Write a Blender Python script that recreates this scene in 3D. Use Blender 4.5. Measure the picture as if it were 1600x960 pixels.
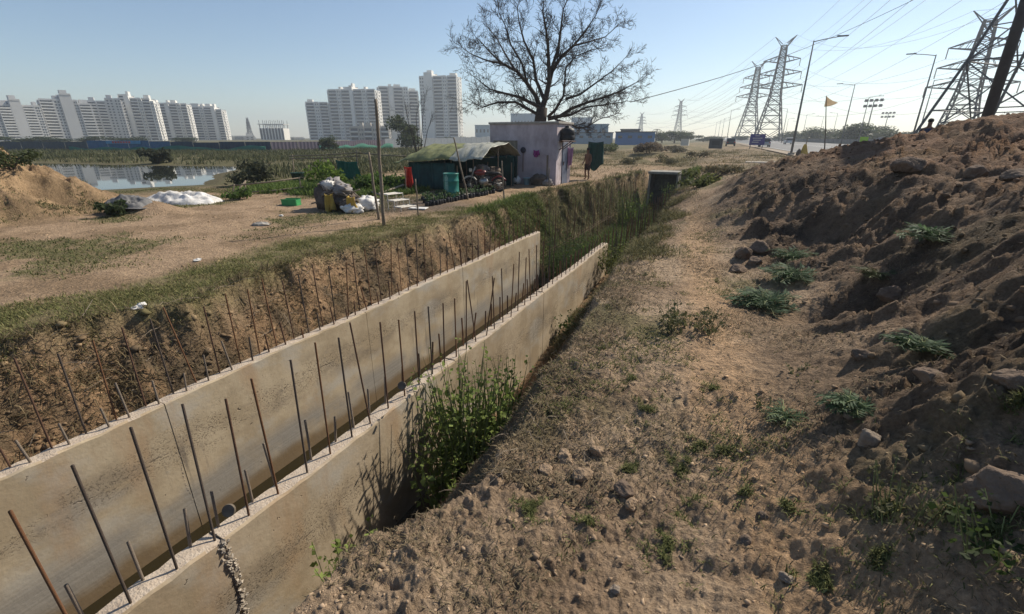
import bpy, bmesh, math, random
import numpy as np
from mathutils import Vector, Matrix

for o in list(bpy.data.objects): bpy.data.objects.remove(o)
S = bpy.context.scene
R = math.radians
HAZE_D = 0.00056
# ------------------------------------------------------------------ camera
CAMZ, PITCH, YAW, FPX = 2.15, math.atan(265/711), R(25.7), 711.0
cam = bpy.data.objects.new('camera', bpy.data.cameras.new('camera')); S.collection.objects.link(cam)
cam.data.lens = 16.0; cam.data.sensor_width = 36.0; cam.data.clip_start = 0.05; cam.data.clip_end = 6000
cam.location = (0, 0, CAMZ); cam.rotation_euler = (R(90)-PITCH, 0, YAW)
S.camera = cam
# ------------------------------------------------------------------ sky, sun, exposure
SUN_EL, SUN_AZ = R(40), R(28)           # azimuth from +Y towards +X
w = bpy.data.worlds.new('World'); S.world = w; w.use_nodes = True
nt = w.node_tree; nt.nodes.clear()
sk = nt.nodes.new('ShaderNodeTexSky'); sk.sky_type = 'NISHITA'; sk.sun_disc = False
sk.sun_elevation = SUN_EL; sk.sun_rotation = SUN_AZ; sk.altitude = 200; sk.air_density = 1.0; sk.dust_density = 0.3; sk.ozone_density = 1.8
bg = nt.nodes.new('ShaderNodeBackground'); bg.inputs[1].default_value = 0.1
wo = nt.nodes.new('ShaderNodeOutputWorld')
nt.links.new(sk.outputs[0], bg.inputs[0]); nt.links.new(bg.outputs[0], wo.inputs[0])
sd = bpy.data.lights.new('sun', 'SUN'); sd.energy = 5.0; sd.angle = R(0.55); sd.color = (1.0, 0.91, 0.77)
sun = bpy.data.objects.new('sun', sd); S.collection.objects.link(sun)
sv = Vector((math.sin(SUN_AZ)*math.cos(SUN_EL), math.cos(SUN_AZ)*math.cos(SUN_EL), math.sin(SUN_EL)))
sun.rotation_euler = sv.to_track_quat('Z', 'Y').to_euler(); sun.location = (0, 0, 80)
S.view_settings.view_transform = 'Standard'; S.view_settings.look = 'None'
S.view_settings.exposure = 0.28; S.view_settings.gamma = 1.0; S.view_settings.use_curve_mapping = False

rnd = random.Random(7); rg = np.random.default_rng(11)
C = S.collection
# ------------------------------------------------------------------ pixel helpers (photo pixels 1600x960)
def ray(u, v):
    x = (u-800)/FPX; y = (480-v)/FPX
    f = math.cos(PITCH)+math.sin(PITCH)*y; up = -math.sin(PITCH)+math.cos(PITCH)*y
    return np.array([x*math.cos(YAW)-f*math.sin(YAW), x*math.sin(YAW)+f*math.cos(YAW), up])
def at(u, v, z=0.0):
    r = ray(u, v)*1.0; r = r*((z-CAMZ)/r[2]); r[2] = z; return r
def aty(u, v, y):
    r = ray(u, v); r = r*(y/r[1]); r[2] += CAMZ; return r
def atd(u, v, d):
    r = ray(u, v); r = r*(d/math.hypot(r[0], r[1])); r[2] += CAMZ; return r
# ------------------------------------------------------------------ noise
_perm = np.random.default_rng(3).permutation(512).astype(np.int64)
_perm = np.concatenate([_perm, _perm, _perm])
_ga = np.linspace(0, 2*np.pi, 512, endpoint=False); _gx = np.cos(_ga); _gy = np.sin(_ga)
def pn(x, y):
    x = np.asarray(x, float); y = np.asarray(y, float)
    xi = np.floor(x).astype(np.int64); yi = np.floor(y).astype(np.int64)
    xf = x-xi; yf = y-yi; xi &= 511; yi &= 511
    u = xf*xf*xf*(xf*(xf*6-15)+10); v = yf*yf*yf*(yf*(yf*6-15)+10)
    def g(ix, iy, dx, dy):
        h = _perm[_perm[ix & 511]+(iy & 511)]
        return _gx[h]*dx+_gy[h]*dy
    a = g(xi, yi, xf, yf); b = g(xi+1, yi, xf-1, yf); c = g(xi, yi+1, xf, yf-1); d = g(xi+1, yi+1, xf-1, yf-1)
    return (a+(b-a)*u+(c+(d-c)*u-a-(b-a)*u)*v)*1.45
def fbm(x, y, o=4, l=2.03, g=.5):
    s = 0; a = 1; t = 0
    for i in range(o):
        s = s+a*pn(x+17.3*i, y-9.1*i); t += a; a *= g; x = x*l; y = y*l
    return s/t
def ridg(x, y, o=4):
    s = 0; a = 1; t = 0
    for i in range(o):
        s = s+a*(1-2*np.abs(pn(x+31.7*i, y+5.3*i))); t += a; a *= .55; x = x*2.1; y = y*2.1
    return s/t
def worley(x, y):
    """cell noise: F2-F1 (0 on the cracks between cells) and a random value per cell"""
    x = np.asarray(x, float); y = np.asarray(y, float); xi = np.floor(x).astype(np.int64); yi = np.floor(y).astype(np.int64)
    f1 = np.full(x.shape, 9.); f2 = np.full(x.shape, 9.); rv = np.zeros(x.shape)
    for a in (-1, 0, 1):
        for b in (-1, 0, 1):
            h = _perm[_perm[(xi+a) & 511]+((yi+b) & 511)]; h2 = _perm[h+97]
            d = np.hypot(xi+a+.1+.8*h/512.-x, yi+b+.1+.8*h2/512.-y); n = d < f1
            f2 = np.where(n, f1, np.minimum(f2, d)); rv = np.where(n, _perm[h2+31]/512., rv); f1 = np.where(n, d, f1)
    return f2-f1, rv
def sst(a, b, x):
    t = np.clip((x-a)/(b-a), 0, 1); return t*t*(3-2*t)
# ------------------------------------------------------------------ object helpers
def link(o, parent=None):
    C.objects.link(o)
    if parent is not None: o.parent = parent
    return o
def tag(o, label=None, cat=None, group=None, kind=None):
    if label: o['label'] = label
    if cat: o['category'] = cat
    if group: o['group'] = group
    if kind: o['kind'] = kind
    return o
def thing(name, label, cat, loc=(0, 0, 0), rz=0, group=None):
    o = bpy.data.objects.new(name, None); C.objects.link(o); o.empty_display_size = .2
    o.location = [float(a) for a in loc]; o.rotation_euler = (0, 0, rz); return tag(o, label, cat, group)
def copy_tree(o, parent=None):
    c = o.copy(); C.objects.link(c); c.parent = parent
    for ch in list(o.children): copy_tree(ch, c)
    return c
class MB:
    def __init__(s): s.v = []; s.f = []
    def add(s, vs, fs):
        n = len(s.v); s.v += [tuple(float(a) for a in q) for q in vs]; s.f += [tuple(i+n for i in q) for q in fs]; return s
    def box(s, c, d, rz=0, M=None):
        hx, hy, hz = d[0]/2, d[1]/2, d[2]/2; cs, sn = math.cos(rz), math.sin(rz)
        vs = []
        for X, Y, Z in ((-1,-1,-1),(1,-1,-1),(1,1,-1),(-1,1,-1),(-1,-1,1),(1,-1,1),(1,1,1),(-1,1,1)):
            x, y, z = X*hx, Y*hy, Z*hz
            vs.append((c[0]+x*cs-y*sn, c[1]+x*sn+y*cs, c[2]+z))
        if M is not None: vs = [tuple(M @ Vector(q)) for q in vs]
        return s.add(vs, [(0,3,2,1),(4,5,6,7),(0,1,5,4),(1,2,6,5),(2,3,7,6),(3,0,4,7)])
    def tube(s, pts, rad, n=6, cap=True):
        pts = [Vector([float(a) for a in p]) for p in pts]
        if not hasattr(rad, '__len__'): rad = [rad]*len(pts)
        vs = []; ref = None
        for i, p in enumerate(pts):
            d = (pts[min(i+1, len(pts)-1)]-pts[max(i-1, 0)])
            if d.length < 1e-9: d = Vector((0, 0, 1))
            d.normalize()
            if ref is None:
                ref = Vector((1, 0, 0)) if abs(d.x) < .8 else Vector((0, 1, 0))
            a = (ref-d*ref.dot(d)); a.normalize(); ref = a; b = d.cross(a)
            for k in range(n):
                t = 2*math.pi*k/n; vs.append(p+(a*math.cos(t)+b*math.sin(t))*rad[i])
        fs = []
        for i in range(len(pts)-1):
            for k in range(n):
                k2 = (k+1) % n; fs.append((i*n+k, i*n+k2, (i+1)*n+k2, (i+1)*n+k))
        if cap:
            fs.append(tuple(range(n-1, -1, -1))); m = (len(pts)-1)*n; fs.append(tuple(range(m, m+n)))
        return s.add(vs, fs)
    def bar(s, a, b, t, n=4): return s.tube([a, b], t/2*1.2, n)
    def lathe(s, prof, n=20, c=(0, 0, 0)):
        vs = []; fs = []
        for r, z in prof:
            for k in range(n):
                t = 2*math.pi*k/n; vs.append((c[0]+r*math.cos(t), c[1]+r*math.sin(t), c[2]+z))
        for i in range(len(prof)-1):
            for k in range(n):
                k2 = (k+1) % n; fs.append((i*n+k, i*n+k2, (i+1)*n+k2, (i+1)*n+k))
        fs.append(tuple(range(n-1, -1, -1))); m = (len(prof)-1)*n; fs.append(tuple(range(m, m+n)))
        return s.add(vs, fs)
    def grid(s, fn, nu, nv):
        vs = [fn(i/nu, j/nv) for j in range(nv+1) for i in range(nu+1)]
        fs = [(j*(nu+1)+i, j*(nu+1)+i+1, (j+1)*(nu+1)+i+1, (j+1)*(nu+1)+i) for j in range(nv) for i in range(nu)]
        return s.add(vs, fs)
    def mesh(s, name, m, smooth=False):
        me = bpy.data.meshes.new(name); me.from_pydata(s.v, [], s.f); me.materials.append(m)
        if smooth: me.shade_smooth()
        me.update(); return me
    def build(s, name, m, parent=None, smooth=False, loc=None):
        o = bpy.data.objects.new(name, s.mesh(name, m, smooth)); link(o, parent)
        if loc is not None: o.location = loc
        return o
def part(name, me, parent, loc=(0, 0, 0), rot=(0, 0, 0), sc=(1, 1, 1)):
    o = bpy.data.objects.new(name, me); link(o, parent)
    o.location = [float(a) for a in loc]; o.rotation_euler = rot; o.scale = sc; return o
def solid(o, t, off=0):
    m = o.modifiers.new('thick', 'SOLIDIFY'); m.thickness = t; m.offset = off; return o
def bevel(o, wd, seg=2):
    m = o.modifiers.new('bevel', 'BEVEL'); m.width = wd; m.segments = seg; m.limit_method = 'ANGLE'; return o
def np_mesh(name, V, F3=None, F4=None, col=None, smooth=False):
    """fast mesh from arrays; faces = tris then quads"""
    me = bpy.data.meshes.new(name)
    V = np.ascontiguousarray(V, dtype=np.float32); me.vertices.add(len(V)); me.vertices.foreach_set('co', V.ravel())
    loops = []; starts = []; n = 0
    if F3 is not None and len(F3):
        loops.append(F3.ravel()); starts.append(np.arange(len(F3))*3); n = len(F3)*3
    if F4 is not None and len(F4):
        loops.append(F4.ravel()); starts.append(n+np.arange(len(F4))*4)
    L = np.concatenate(loops).astype(np.int32); st = np.concatenate(starts).astype(np.int32)
    me.loops.add(len(L)); me.loops.foreach_set('vertex_index', L)
    me.polygons.add(len(st)); me.polygons.foreach_set('loop_start', st)
    if smooth: me.polygons.foreach_set('use_smooth', np.ones(len(st), bool))
    me.update(calc_edges=True); me.validate()
    if col is not None:
        a = me.color_attributes.new('Col', 'FLOAT_COLOR', 'POINT')
        cc = np.ones((len(V), 4), np.float32); cc[:, :3] = col; a.data.foreach_set('color', cc.ravel())
    return me
# ------------------------------------------------------------------ materials
def N(t, ty, **k):
    n = t.nodes.new(ty)
    for a, b in k.items(): setattr(n, a, b)
    return n
def mat(name, c1, c2=None, scale=4.0, rough=.85, bump=0.0, bscale=30.0, metal=0.0, spec=.3, stretch=(1, 1, 1), transl=0.0, alpha=1.0):
    m = bpy.data.materials.new(name); m.use_nodes = True; t = m.node_tree; p = t.nodes['Principled BSDF']
    p.inputs['Roughness'].default_value = rough; p.inputs['Metallic'].default_value = metal
    p.inputs['Specular IOR Level'].default_value = spec
    if c2 is None: c2 = tuple(a*.72 for a in c1)
    tc = N(t, 'ShaderNodeTexCoord'); mp = N(t, 'ShaderNodeMapping'); mp.inputs['Scale'].default_value = stretch
    t.links.new(tc.outputs['Object'], mp.inputs['Vector'])
    nz = N(t, 'ShaderNodeTexNoise'); nz.inputs['Scale'].default_value = scale; nz.inputs['Detail'].default_value = 6; nz.inputs['Roughness'].default_value = .65
    t.links.new(mp.outputs[0], nz.inputs['Vector'])
    rp = N(t, 'ShaderNodeValToRGB'); rp.color_ramp.elements[0].position = .32; rp.color_ramp.elements[1].position = .68
    rp.color_ramp.elements[0].color = (*c2, 1); rp.color_ramp.elements[1].color = (*c1, 1)
    t.links.new(nz.outputs['Fac'], rp.inputs[0]); t.links.new(rp.outputs[0], p.inputs['Base Color'])
    if bump:
        n2 = N(t, 'ShaderNodeTexNoise'); n2.inputs['Scale'].default_value = bscale; n2.inputs['Detail'].default_value = 5
        t.links.new(mp.outputs[0], n2.inputs['Vector'])
        b = N(t, 'ShaderNodeBump'); b.inputs['Strength'].default_value = bump; b.inputs['Distance'].default_value = .03
        t.links.new(n2.outputs['Fac'], b.inputs['Height']); t.links.new(b.outputs[0], p.inputs['Normal'])
    if transl:
        tr = N(t, 'ShaderNodeBsdfTranslucent'); t.links.new(rp.outputs[0], tr.inputs[0])
        mx = N(t, 'ShaderNodeMixShader'); mx.inputs[0].default_value = transl
        o = t.nodes['Material Output']; t.links.new(p.outputs[0], mx.inputs[1]); t.links.new(tr.outputs[0], mx.inputs[2]); t.links.new(mx.outputs[0], o.inputs[0])
    return m
def vmat(name, rough=.8, transl=.3, spec=.2, var=.35, scale=3.0):
    """colour from the Col attribute with mild noise, for leaves and blades"""
    m = bpy.data.materials.new(name); m.use_nodes = True; t = m.node_tree; p = t.nodes['Principled BSDF']
    p.inputs['Roughness'].default_value = rough; p.inputs['Specular IOR Level'].default_value = spec
    a = N(t, 'ShaderNodeAttribute', attribute_name='Col')
    if transl:
        tr = N(t, 'ShaderNodeBsdfTranslucent'); t.links.new(a.outputs['Color'], tr.inputs[0])
        mx = N(t, 'ShaderNodeMixShader'); mx.inputs[0].default_value = transl
        o = t.nodes['Material Output']; t.links.new(p.outputs[0], mx.inputs[1]); t.links.new(tr.outputs[0], mx.inputs[2]); t.links.new(mx.outputs[0], o.inputs[0])
    t.links.new(a.outputs['Color'], p.inputs['Base Color'])
    return m
# ================================================================== TERRAIN
WALL_TOP = -.55
XE = np.array([[-8,-6.9],[0,-7.0],[1.7,-7.06],[2.8,-6.9],[3.3,-6.5],[4.7,-6.95],[6.3,-7.2],[7.8,-6.95],[10,-6.8],[13.4,-6.7],[18,-7.2],[21.5,-6.9],[28,-6.0],[34,-5.6]])
XL = np.array([[-8,-1.8],[0,-1.75],[.6,-1.62],[1.05,-1.5],[1.5,-1.42],[1.9,-1.12],[2.9,-1.24],[4.3,-1.32],[7,-1.56],[9.7,-1.68],[13.6,-1.75],[21,-2.06],[30,-2.6],[34,-2.8]])
CP = [tuple(at(*c)) for c in [(1280,940,.33),(1200,780,.33),(1130,600,.33),(1110,480,.33),(1090,380,.33),(1090,330,.33),(1120,260,.3),
  (1590,900,.72),(1560,760,.8),(1500,600,.86),(1590,600,1.08),(1330,490,.47),(1450,500,.8),(1450,400,1.0),
  (1200,395,.4),(1300,395,.52),(1330,240,1.6),(1270,247,1.3)]]
CP += [tuple(aty(*c)) for c in [(1300,350,8.9),(1300,300,9.9),(1300,278,10.8),(1200,350,9.6),(1200,300,11.3),(1200,278,12.8),(1130,350,10.4),(1140,310,12.5),(1165,285,13.5),(1400,390,6.8),(1400,340,7.7),(1400,300,8.6),(1400,275,9.6),(1330,262,11.2),(1590,480,3.6),(1590,400,4.9),(1590,300,7.5),(1590,250,9.8),(1590,207,11.5),(1500,350,6.6),(1500,300,8.3),(1500,246,10.8),(1502,200,12.9),(1440,223,13.2),(1400,226,14.6),(1400,250,11.2)]]
CP += [(-1.5,1.05,.12),(-1.12,1.9,.15),(-1.25,2.9,.13),(-1.3,4.3,.15),(-1.56,7,.15),(-1.7,9.7,.1),(-1.75,13.6,.1),(-2,21,.1),(-2.6,30,.15),
  (0,0,.5),(-1,-1,.4),(-1.6,-4,.3),(1,0,.75),(2.5,1,1.35),(2.6,-3,1.3),(3.4,3,1.75),(5,7,2.2),(6,3,1.9),(0,-6,.4),(5,-6,1.6),(9,0,1.0),(9,8,1.2),
  (0,24,.38),(-1,45,.3),(3,31,.7),(1,28,.5),(5,25,.95),(4.6,17,1.3),(7,17,.8),(10,20,.5),(10,30,.4),(6,45,.35),(12,55,.3),(-3,45,.25),(-3,55,.25),(8,60,.3),(16,10,.5),(16,0,.5),(16,30,.4),(16,-8,.5)]
CP = np.array(CP)
def _phi(r2): return np.where(r2 > 1e-9, .5*r2*np.log(np.maximum(r2, 1e-9)), 0)
_n = len(CP); _A = np.zeros((_n+3, _n+3))
_A[:_n, :_n] = _phi(((CP[:, None, :2]-CP[None, :, :2])**2).sum(2))+np.eye(_n)*.006
_A[:_n, _n] = 1; _A[:_n, _n+1:] = CP[:, :2]; _A[_n:, :_n] = _A[:_n, _n:].T
_W = np.linalg.solve(_A, np.concatenate([CP[:, 2], [0, 0, 0]]))
def rbf(x, y):
    x = np.clip(x, -5, 17); y = np.clip(y, -8, 60)
    out = np.full(x.shape, _W[_n])+_W[_n+1]*x+_W[_n+2]*y
    for i in range(_n): out = out+_W[i]*_phi((x-CP[i, 0])**2+(y-CP[i, 1])**2)
    return out
def heapmask(x, y):
    """1 on the dug-up spoil heap, 0 on the trodden path side"""
    edge = np.interp(y, [-8, 0, 2, 4, 6, 7.5, 9, 12, 16, 22, 30], [1.4, 1.0, .95, .9, .9, .55, .1, -.35, -.2, .8, 3.0])
    return sst(-.35, .55, x-edge+.25*fbm(x*.9, y*.9, 3))*sst(34, 24, y)
POND = np.array([(-27.5,17),(-33,21.5),(-41.5,29.5),(-50,27.5),(-66,24.5),(-84,20),(-84,12),(-60,6.5),(-40,7.5),(-30,10)])
def pond_d(x, y):
    """signed distance to the pond outline, negative inside"""
    d = np.full(x.shape, 1e9); ins = np.zeros(x.shape, bool); n = len(POND)
    for i in range(n):
        a = POND[i]; b = POND[(i+1) % n]; e = b-a
        px = x-a[0]; py = y-a[1]; t = np.clip((px*e[0]+py*e[1])/(e@e), 0, 1)
        d = np.minimum(d, np.hypot(px-t*e[0], py-t*e[1]))
        c = ((a[1] > y) != (b[1] > y)) & (x < (b[0]-a[0])*(y-a[1])/(b[1]-a[1]+1e-12)+a[0]); ins ^= c
    return np.where(ins, -d, d)
WATER = -.42
def mound_q(x, y):
    dx = x+21.5; dy = y-4.6; return np.sqrt(((dx*.33+dy*.94)/4.9)**2+((-.94*dx+.33*dy)/4.2)**2)
def height(x, y, fine=True):
    x = np.asarray(x, float); y = np.asarray(y, float)
    r = np.hypot(x, y)
    near = sst(70, 25, r)
    xw = x+.16*fbm(x*1.1+3, y*1.1, 3)*near; 
    # ---- left field
    zl = .05*fbm(x*.25, y*.25, 3)+.035*fbm(x*1.3, y*1.3, 3)*near-.22*sst(-15, -25, x)
    # left spoil mound with gullies
    q = mound_q(x, y)+.14*fbm(x*.5, y*.5, 3)
    gul = ridg(x*.55+.3*y, y*1.1, 4)
    zl = zl+2.1*sst(1.08, .1, q)*(1+.2*gul)+(.2*gul+.2*ridg(x*1.7, y*1.7, 4))*sst(1.15, .7, q)
    mx2 = x+16.5; my2 = y-8.0
    zl = zl+.35*sst(1, 0, np.sqrt((mx2/2.0)**2+(my2/1.0)**2))
    # garden side low ridge behind the bank, centre-back rough ground
    zl = zl+.55*sst(1, 0, np.sqrt(((x+9)/7)**2+((y-52)/6)**2))*(1+.3*fbm(x*.6, y*.6))+.5*np.maximum(fbm(x*.26, y*.26, 4)+.05, 0)*sst(27, 36, y)*sst(130, 60, y)*sst(-24, -14, x)
    pd = pond_d(x, y)+.8*fbm(x*.3, y*.3, 3)
    zl = np.where(pd < 4, np.minimum(zl, WATER+.02+(zl-WATER)*sst(0, 4, pd)+.03*pd.clip(-12, 0)), zl)
    # ---- right side
    zr = rbf(x, y)
    hm = heapmask(x, y)
    zr = zr-.28*np.exp(-(((x-1.22)/.34)**2+((y-5.35)/.22)**2))         # hole dug in the foot of the heap
    zr = zr+.45*np.maximum(fbm(x*.3+3, y*.3, 4)+.05, 0)*sst(24, 32, y)*sst(110, 60, y)*sst(5, 1, x)+.12*hm*ridg(x*1.1+.5*y, y*1.3, 4)*near+.12*hm*fbm(x*2.2, y*2.2, 4)*near+.05*hm*np.abs(fbm(x*4.1+8, y*4.1, 3))*near
    zr = zr+.03*fbm(x*1.2, y*1.2, 4)*near
    far = sst(45, 70, y)+sst(14, 20, x); far = np.clip(far, 0, 1)
    zr = zr*(1-far)+.28*far
    # ---- blend left and right land beyond the culvert
    s = sst(-7, -1, x)
    land = np.where(x < -4.1, zl*(1-s)+.16*s*sst(20, 32, y), zr)
    zr_l = np.where(x < -1, zr*1.0, zr)
    land = zl*(1-sst(-5.2, -3.2, x))+zr_l*sst(-5.2, -3.2, x)
    # ---- trench
    yy = y+0*x
    xe = np.interp(yy, XE[:, 0], XE[:, 1])+(.22+.3*sst(11, 15, yy))*fbm(yy*.9, yy*0+4, 3)+.18*fbm(x*1.7, y*1.7, 3)
    xl = np.interp(yy, XL[:, 0], XL[:, 1])+.16*fbm(yy*1.3, yy*0+9, 3)+.10*fbm(x*2.2, y*2.2, 3)
    xf = -6.0+.55*sst(12.5, 15, yy)                       # foot of the left bank
    zf = -1.35-.75*sst(12, 15, yy)
    zg = np.interp(yy, [-8, 1, 6, 8, 10, 12, 14, 30], [-1.95, -2.0, -2.0, -1.75, -1.55, -1.4, -1.9, -1.9])   # foot of the right bank
    floor = np.where(yy < 12.9, -2.36, -2.12+.08*fbm(x*1.2, y*1.2, 3))
    sl = np.clip((x-xe)/(xf-xe), 0, 1)
    lump = fbm(x*1.5, y*1.5, 4)*(1+.9*sst(11, 15, yy))
    zbl = zl+(zf-zl)*np.clip(sl+.28*lump*np.sin(np.pi*sl), 0, 1)**.85
    sr = np.clip((xl-x)/(xl+2.72), 0, 1)
    zbr = zr+(zg-zr)*np.clip(sr**.8+.12*lump*np.sin(np.pi*sr), 0, 1)
    tz = np.where(x < xe, zl, np.where(x < xf, zbl, np.where(x < -5.34, zf-.04, np.where(x < -3.02, floor, np.where(x < -2.72, zg, np.where(x < xl, zbr, zr))))))
    k = sst(34, 31, yy)*sst(-40, -38, yy)
    z = tz*k+land*(1-k)
    if fine:
        ws = sst(30, 10, r)*((x > -2.6)*(.25+1.0*hm)*(yy < 26)+.8*sst(1.1, .9, mound_q(x, y))*(x < -12))*(.35+.9*sst(-.2, .25, fbm(x*.8+11, y*.8, 2)))
        ca, ra = worley(x*2.6+.35*fbm(x*3, y*3, 2), y*2.6+.35*fbm(x*3+7, y*3, 2)); cb, rb_ = worley(x*6.5+.5*fbm(x*8, y*8, 2), y*6.5); cc, rc_ = worley(x*15, y*15+.4*fbm(x*20, y*20, 1))
        z = z+ws*(.10*np.minimum(ca, .3)/.3*ra**2+.055*np.minimum(cb, .35)/.35*rb_**1.5+.026*np.minimum(cc, .4)/.4*rc_*sst(14, 6, r))
        ntr = 1-((x > -5.9) & (x < -2.8) & (yy < 34))*1.0
        rough = (.3+1.35*sst(-.25, .3, fbm(x*.65+2, y*.65, 3)))*(.4+.8*hm+.9*((x > -7.2) & (x < -5.8))+.5*((x > -2.7) & (x < -1)))*ntr*np.where(x < -7.3, .35, 1)
        z = z+rough*sst(40, 12, r)*(.034*fbm(x*4.2, y*4.2, 3)+.024*ridg(x*7.5, y*7.5, 3)+.018*np.abs(fbm(x*15, y*15, 2)))
        # foreground crust: broken plates and footprints
        z = z+sst(6, 2.5, r)*(x > -1.6)*(.05*np.abs(fbm(x*2.8, y*2.8, 3))+.026*ridg(x*6.3+4, y*6.3, 3)*sst(-.25, .25, fbm(x*1.1, y*1.1+6, 2))+.016*fbm(x*24, y*24, 2))
    return z
def gz(x, y): return float(height(np.array([float(x)]), np.array([float(y)]))[0])
_td = np.exp(np.linspace(math.log(.9), math.log(260), 520))
def on(u, v, z0=0.0, far=False):
    """ground point under a photo pixel: first place where the sight line meets the height field"""
    if not far:
        r = ray(u, v); r = r/math.hypot(r[0], r[1]); q = r[None]*_td[:, None]; g = height(q[:, 0], q[:, 1]); dlt = q[:, 2]+CAMZ-g
        k = np.nonzero(dlt < 0)[0]
        if len(k) and k[0] > 0:
            i_ = k[0]; f_ = dlt[i_-1]/(dlt[i_-1]-dlt[i_]); t_ = _td[i_-1]+(_td[i_]-_td[i_-1])*f_; return np.array([r[0]*t_, r[1]*t_, g[i_-1]+(g[i_]-g[i_-1])*f_])
    z = z0
    for i in range(6):
        p = at(u, v, z); z = .4*z+.6*gz(p[0], p[1])
    p = at(u, v, z); p[2] = gz(p[0], p[1]); return p

th = np.concatenate([np.radians(np.linspace(-100, 48, 860)), np.radians(np.linspace(48, 260, 72)[1:-1])])
rr = np.concatenate([[.05, .2, .35], np.exp(np.linspace(math.log(.5), math.log(64), 610)), np.exp(np.linspace(math.log(64), math.log(1500), 90))[1:]])
TH, RR = np.meshgrid(th, rr)
X = np.sin(TH)*RR; Y = np.cos(TH)*RR
Z = height(X.ravel(), Y.ravel()).reshape(X.shape)
nr, nth = X.shape
V = np.stack([X, Y, Z], -1).reshape(-1, 3)
i = np.arange(nr-1)[:, None]*nth; j = np.arange(nth)[None, :]; j2 = (j+1) % nth
F4 = np.stack([i+j, i+nth+j, i+nth+j2, i+j2], -1).reshape(-1, 4)[:, ::-1]
# soil colours painted by zone (dry path, grass, dug heap, darker trench)
def zone_col(x, y, z):
    r = np.hypot(x, y); n = fbm(x*.8, y*.8, 4); n2 = fbm(x*3.1+5, y*3.1, 3); n3 = fbm(x*.33+9, y*.33, 3)
    def c(*a): return np.array(a)[None, :]
    def mix(a, b, t): return a*(1-t[:, None])+b*t[:, None]
    left = mix(c(.37, .26, .165)+0*x[:, None], c(.26, .18, .11), sst(-.2, .35, n))
    grass = c(.125, .125, .05)
    xe = np.interp(y, XE[:, 0], XE[:, 1])
    strip = sst(-1.9, -1.2, x-xe+.5*n3)*sst(.25, -.1, x-xe)*sst(16, 7, y)
    patch = sst(.05, .3, n3+.25*n2)*sst(-9.2, -11, x)*.8
    gl = np.clip(np.maximum(strip*.85, patch), 0, 1)*(.6+.4*sst(-.3, .3, n2))
    left = mix(left, grass, gl)
    back = sst(30, 45, y)+sst(-20, -26, x)*sst(9, 13, y+.2*x*0)
    left = mix(left, mix(mix(c(.13, .115, .055)+0*x[:, None], c(.27, .2, .12), sst(-.1, .3, n3+.4*n)), c(.085, .09, .042), sst(-20, -26, x)*.85), np.clip(back, 0, 1)*.85)
    q = mound_q(x, y)
    left = mix(left, mix(c(.33, .225, .13)+0*x[:, None], c(.19, .13, .075), sst(-.25, .25, n)), sst(1.15, .9, q))
    dirty = sst(2.2, .8, np.hypot((x+10.5)/1.7, (y-12.5)/1.2)+.4*n)                                            # trampled dark litter by the sacks
    left = mix(left, c(.11, .09, .075), dirty*.8)
    right = mix(c(.39, .285, .19)+0*x[:, None], c(.26, .182, .118), sst(-.2, .3, n))
    px = np.interp(y, [1.7, 2.3, 3.5, 5.3, 8.8, 13, 35, 60], [.57, .4, .13, -.05, -.5, -.84, -1.4, -1.8])
    path = sst(.42, .1, np.abs(x-px+.15*n3)+.12*n2)
    path = path*(1-sst(9, 18, y)*.9)
    right = mix(right, c(.44, .29, .17), path*.8)
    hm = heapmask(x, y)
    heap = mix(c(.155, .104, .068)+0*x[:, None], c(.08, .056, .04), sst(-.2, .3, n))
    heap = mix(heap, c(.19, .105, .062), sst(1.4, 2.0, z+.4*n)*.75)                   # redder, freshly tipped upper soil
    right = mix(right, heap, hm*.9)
    gr = sst(.12, .4, fbm(x*.7+40, y*.7, 4))*(1-hm*.8)*(1-path)
    right = mix(right, c(.15, .14, .065), gr*.7)
    right = mix(right, mix(c(.15, .12, .07)+0*x[:, None], c(.33, .24, .15), sst(-.15, .25, n3+.4*n)), sst(18, 28, y)*.8)
    t = sst(-4.4, -3.4, x)
    out = mix(left, right, t)
    # trench sides and bottom
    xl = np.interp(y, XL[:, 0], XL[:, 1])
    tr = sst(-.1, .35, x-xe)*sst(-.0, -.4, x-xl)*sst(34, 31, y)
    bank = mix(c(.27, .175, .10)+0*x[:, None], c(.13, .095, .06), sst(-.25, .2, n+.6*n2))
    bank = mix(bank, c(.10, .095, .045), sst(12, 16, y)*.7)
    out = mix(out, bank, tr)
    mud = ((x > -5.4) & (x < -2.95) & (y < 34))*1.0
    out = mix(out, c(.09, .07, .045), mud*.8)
    out = mix(out, c(.10, .085, .05), sst(.6, -.1, pond_d(x, y))*.8)
    return np.clip(out*(1+.18*n2[:, None]), .02, .9)
col = zone_col(V[:, 0], V[:, 1], V[:, 2])
me = np_mesh('ground', V, None, F4, col, smooth=True)
gm = bpy.data.materials.new('soil'); gm.use_nodes = True; t = gm.node_tree; p = t.nodes['Principled BSDF']
p.inputs['Roughness'].default_value = .95; p.inputs['Specular IOR Level'].default_value = .12
a = N(t, 'ShaderNodeAttribute', attribute_name='Col'); tc = N(t, 'ShaderNodeTexCoord')
n1 = N(t, 'ShaderNodeTexNoise'); n1.inputs['Scale'].default_value = 9; n1.inputs['Detail'].default_value = 9; n1.inputs['Roughness'].default_value = .72
n2 = N(t, 'ShaderNodeTexNoise'); n2.inputs['Scale'].default_value = 55; n2.inputs['Detail'].default_value = 6; n2.inputs['Roughness'].default_value = .7
vo = N(t, 'ShaderNodeTexVoronoi'); vo.inputs['Scale'].default_value = 26
for q in (n1, n2, vo): t.links.new(tc.outputs['Object'], q.inputs['Vector'])
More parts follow.
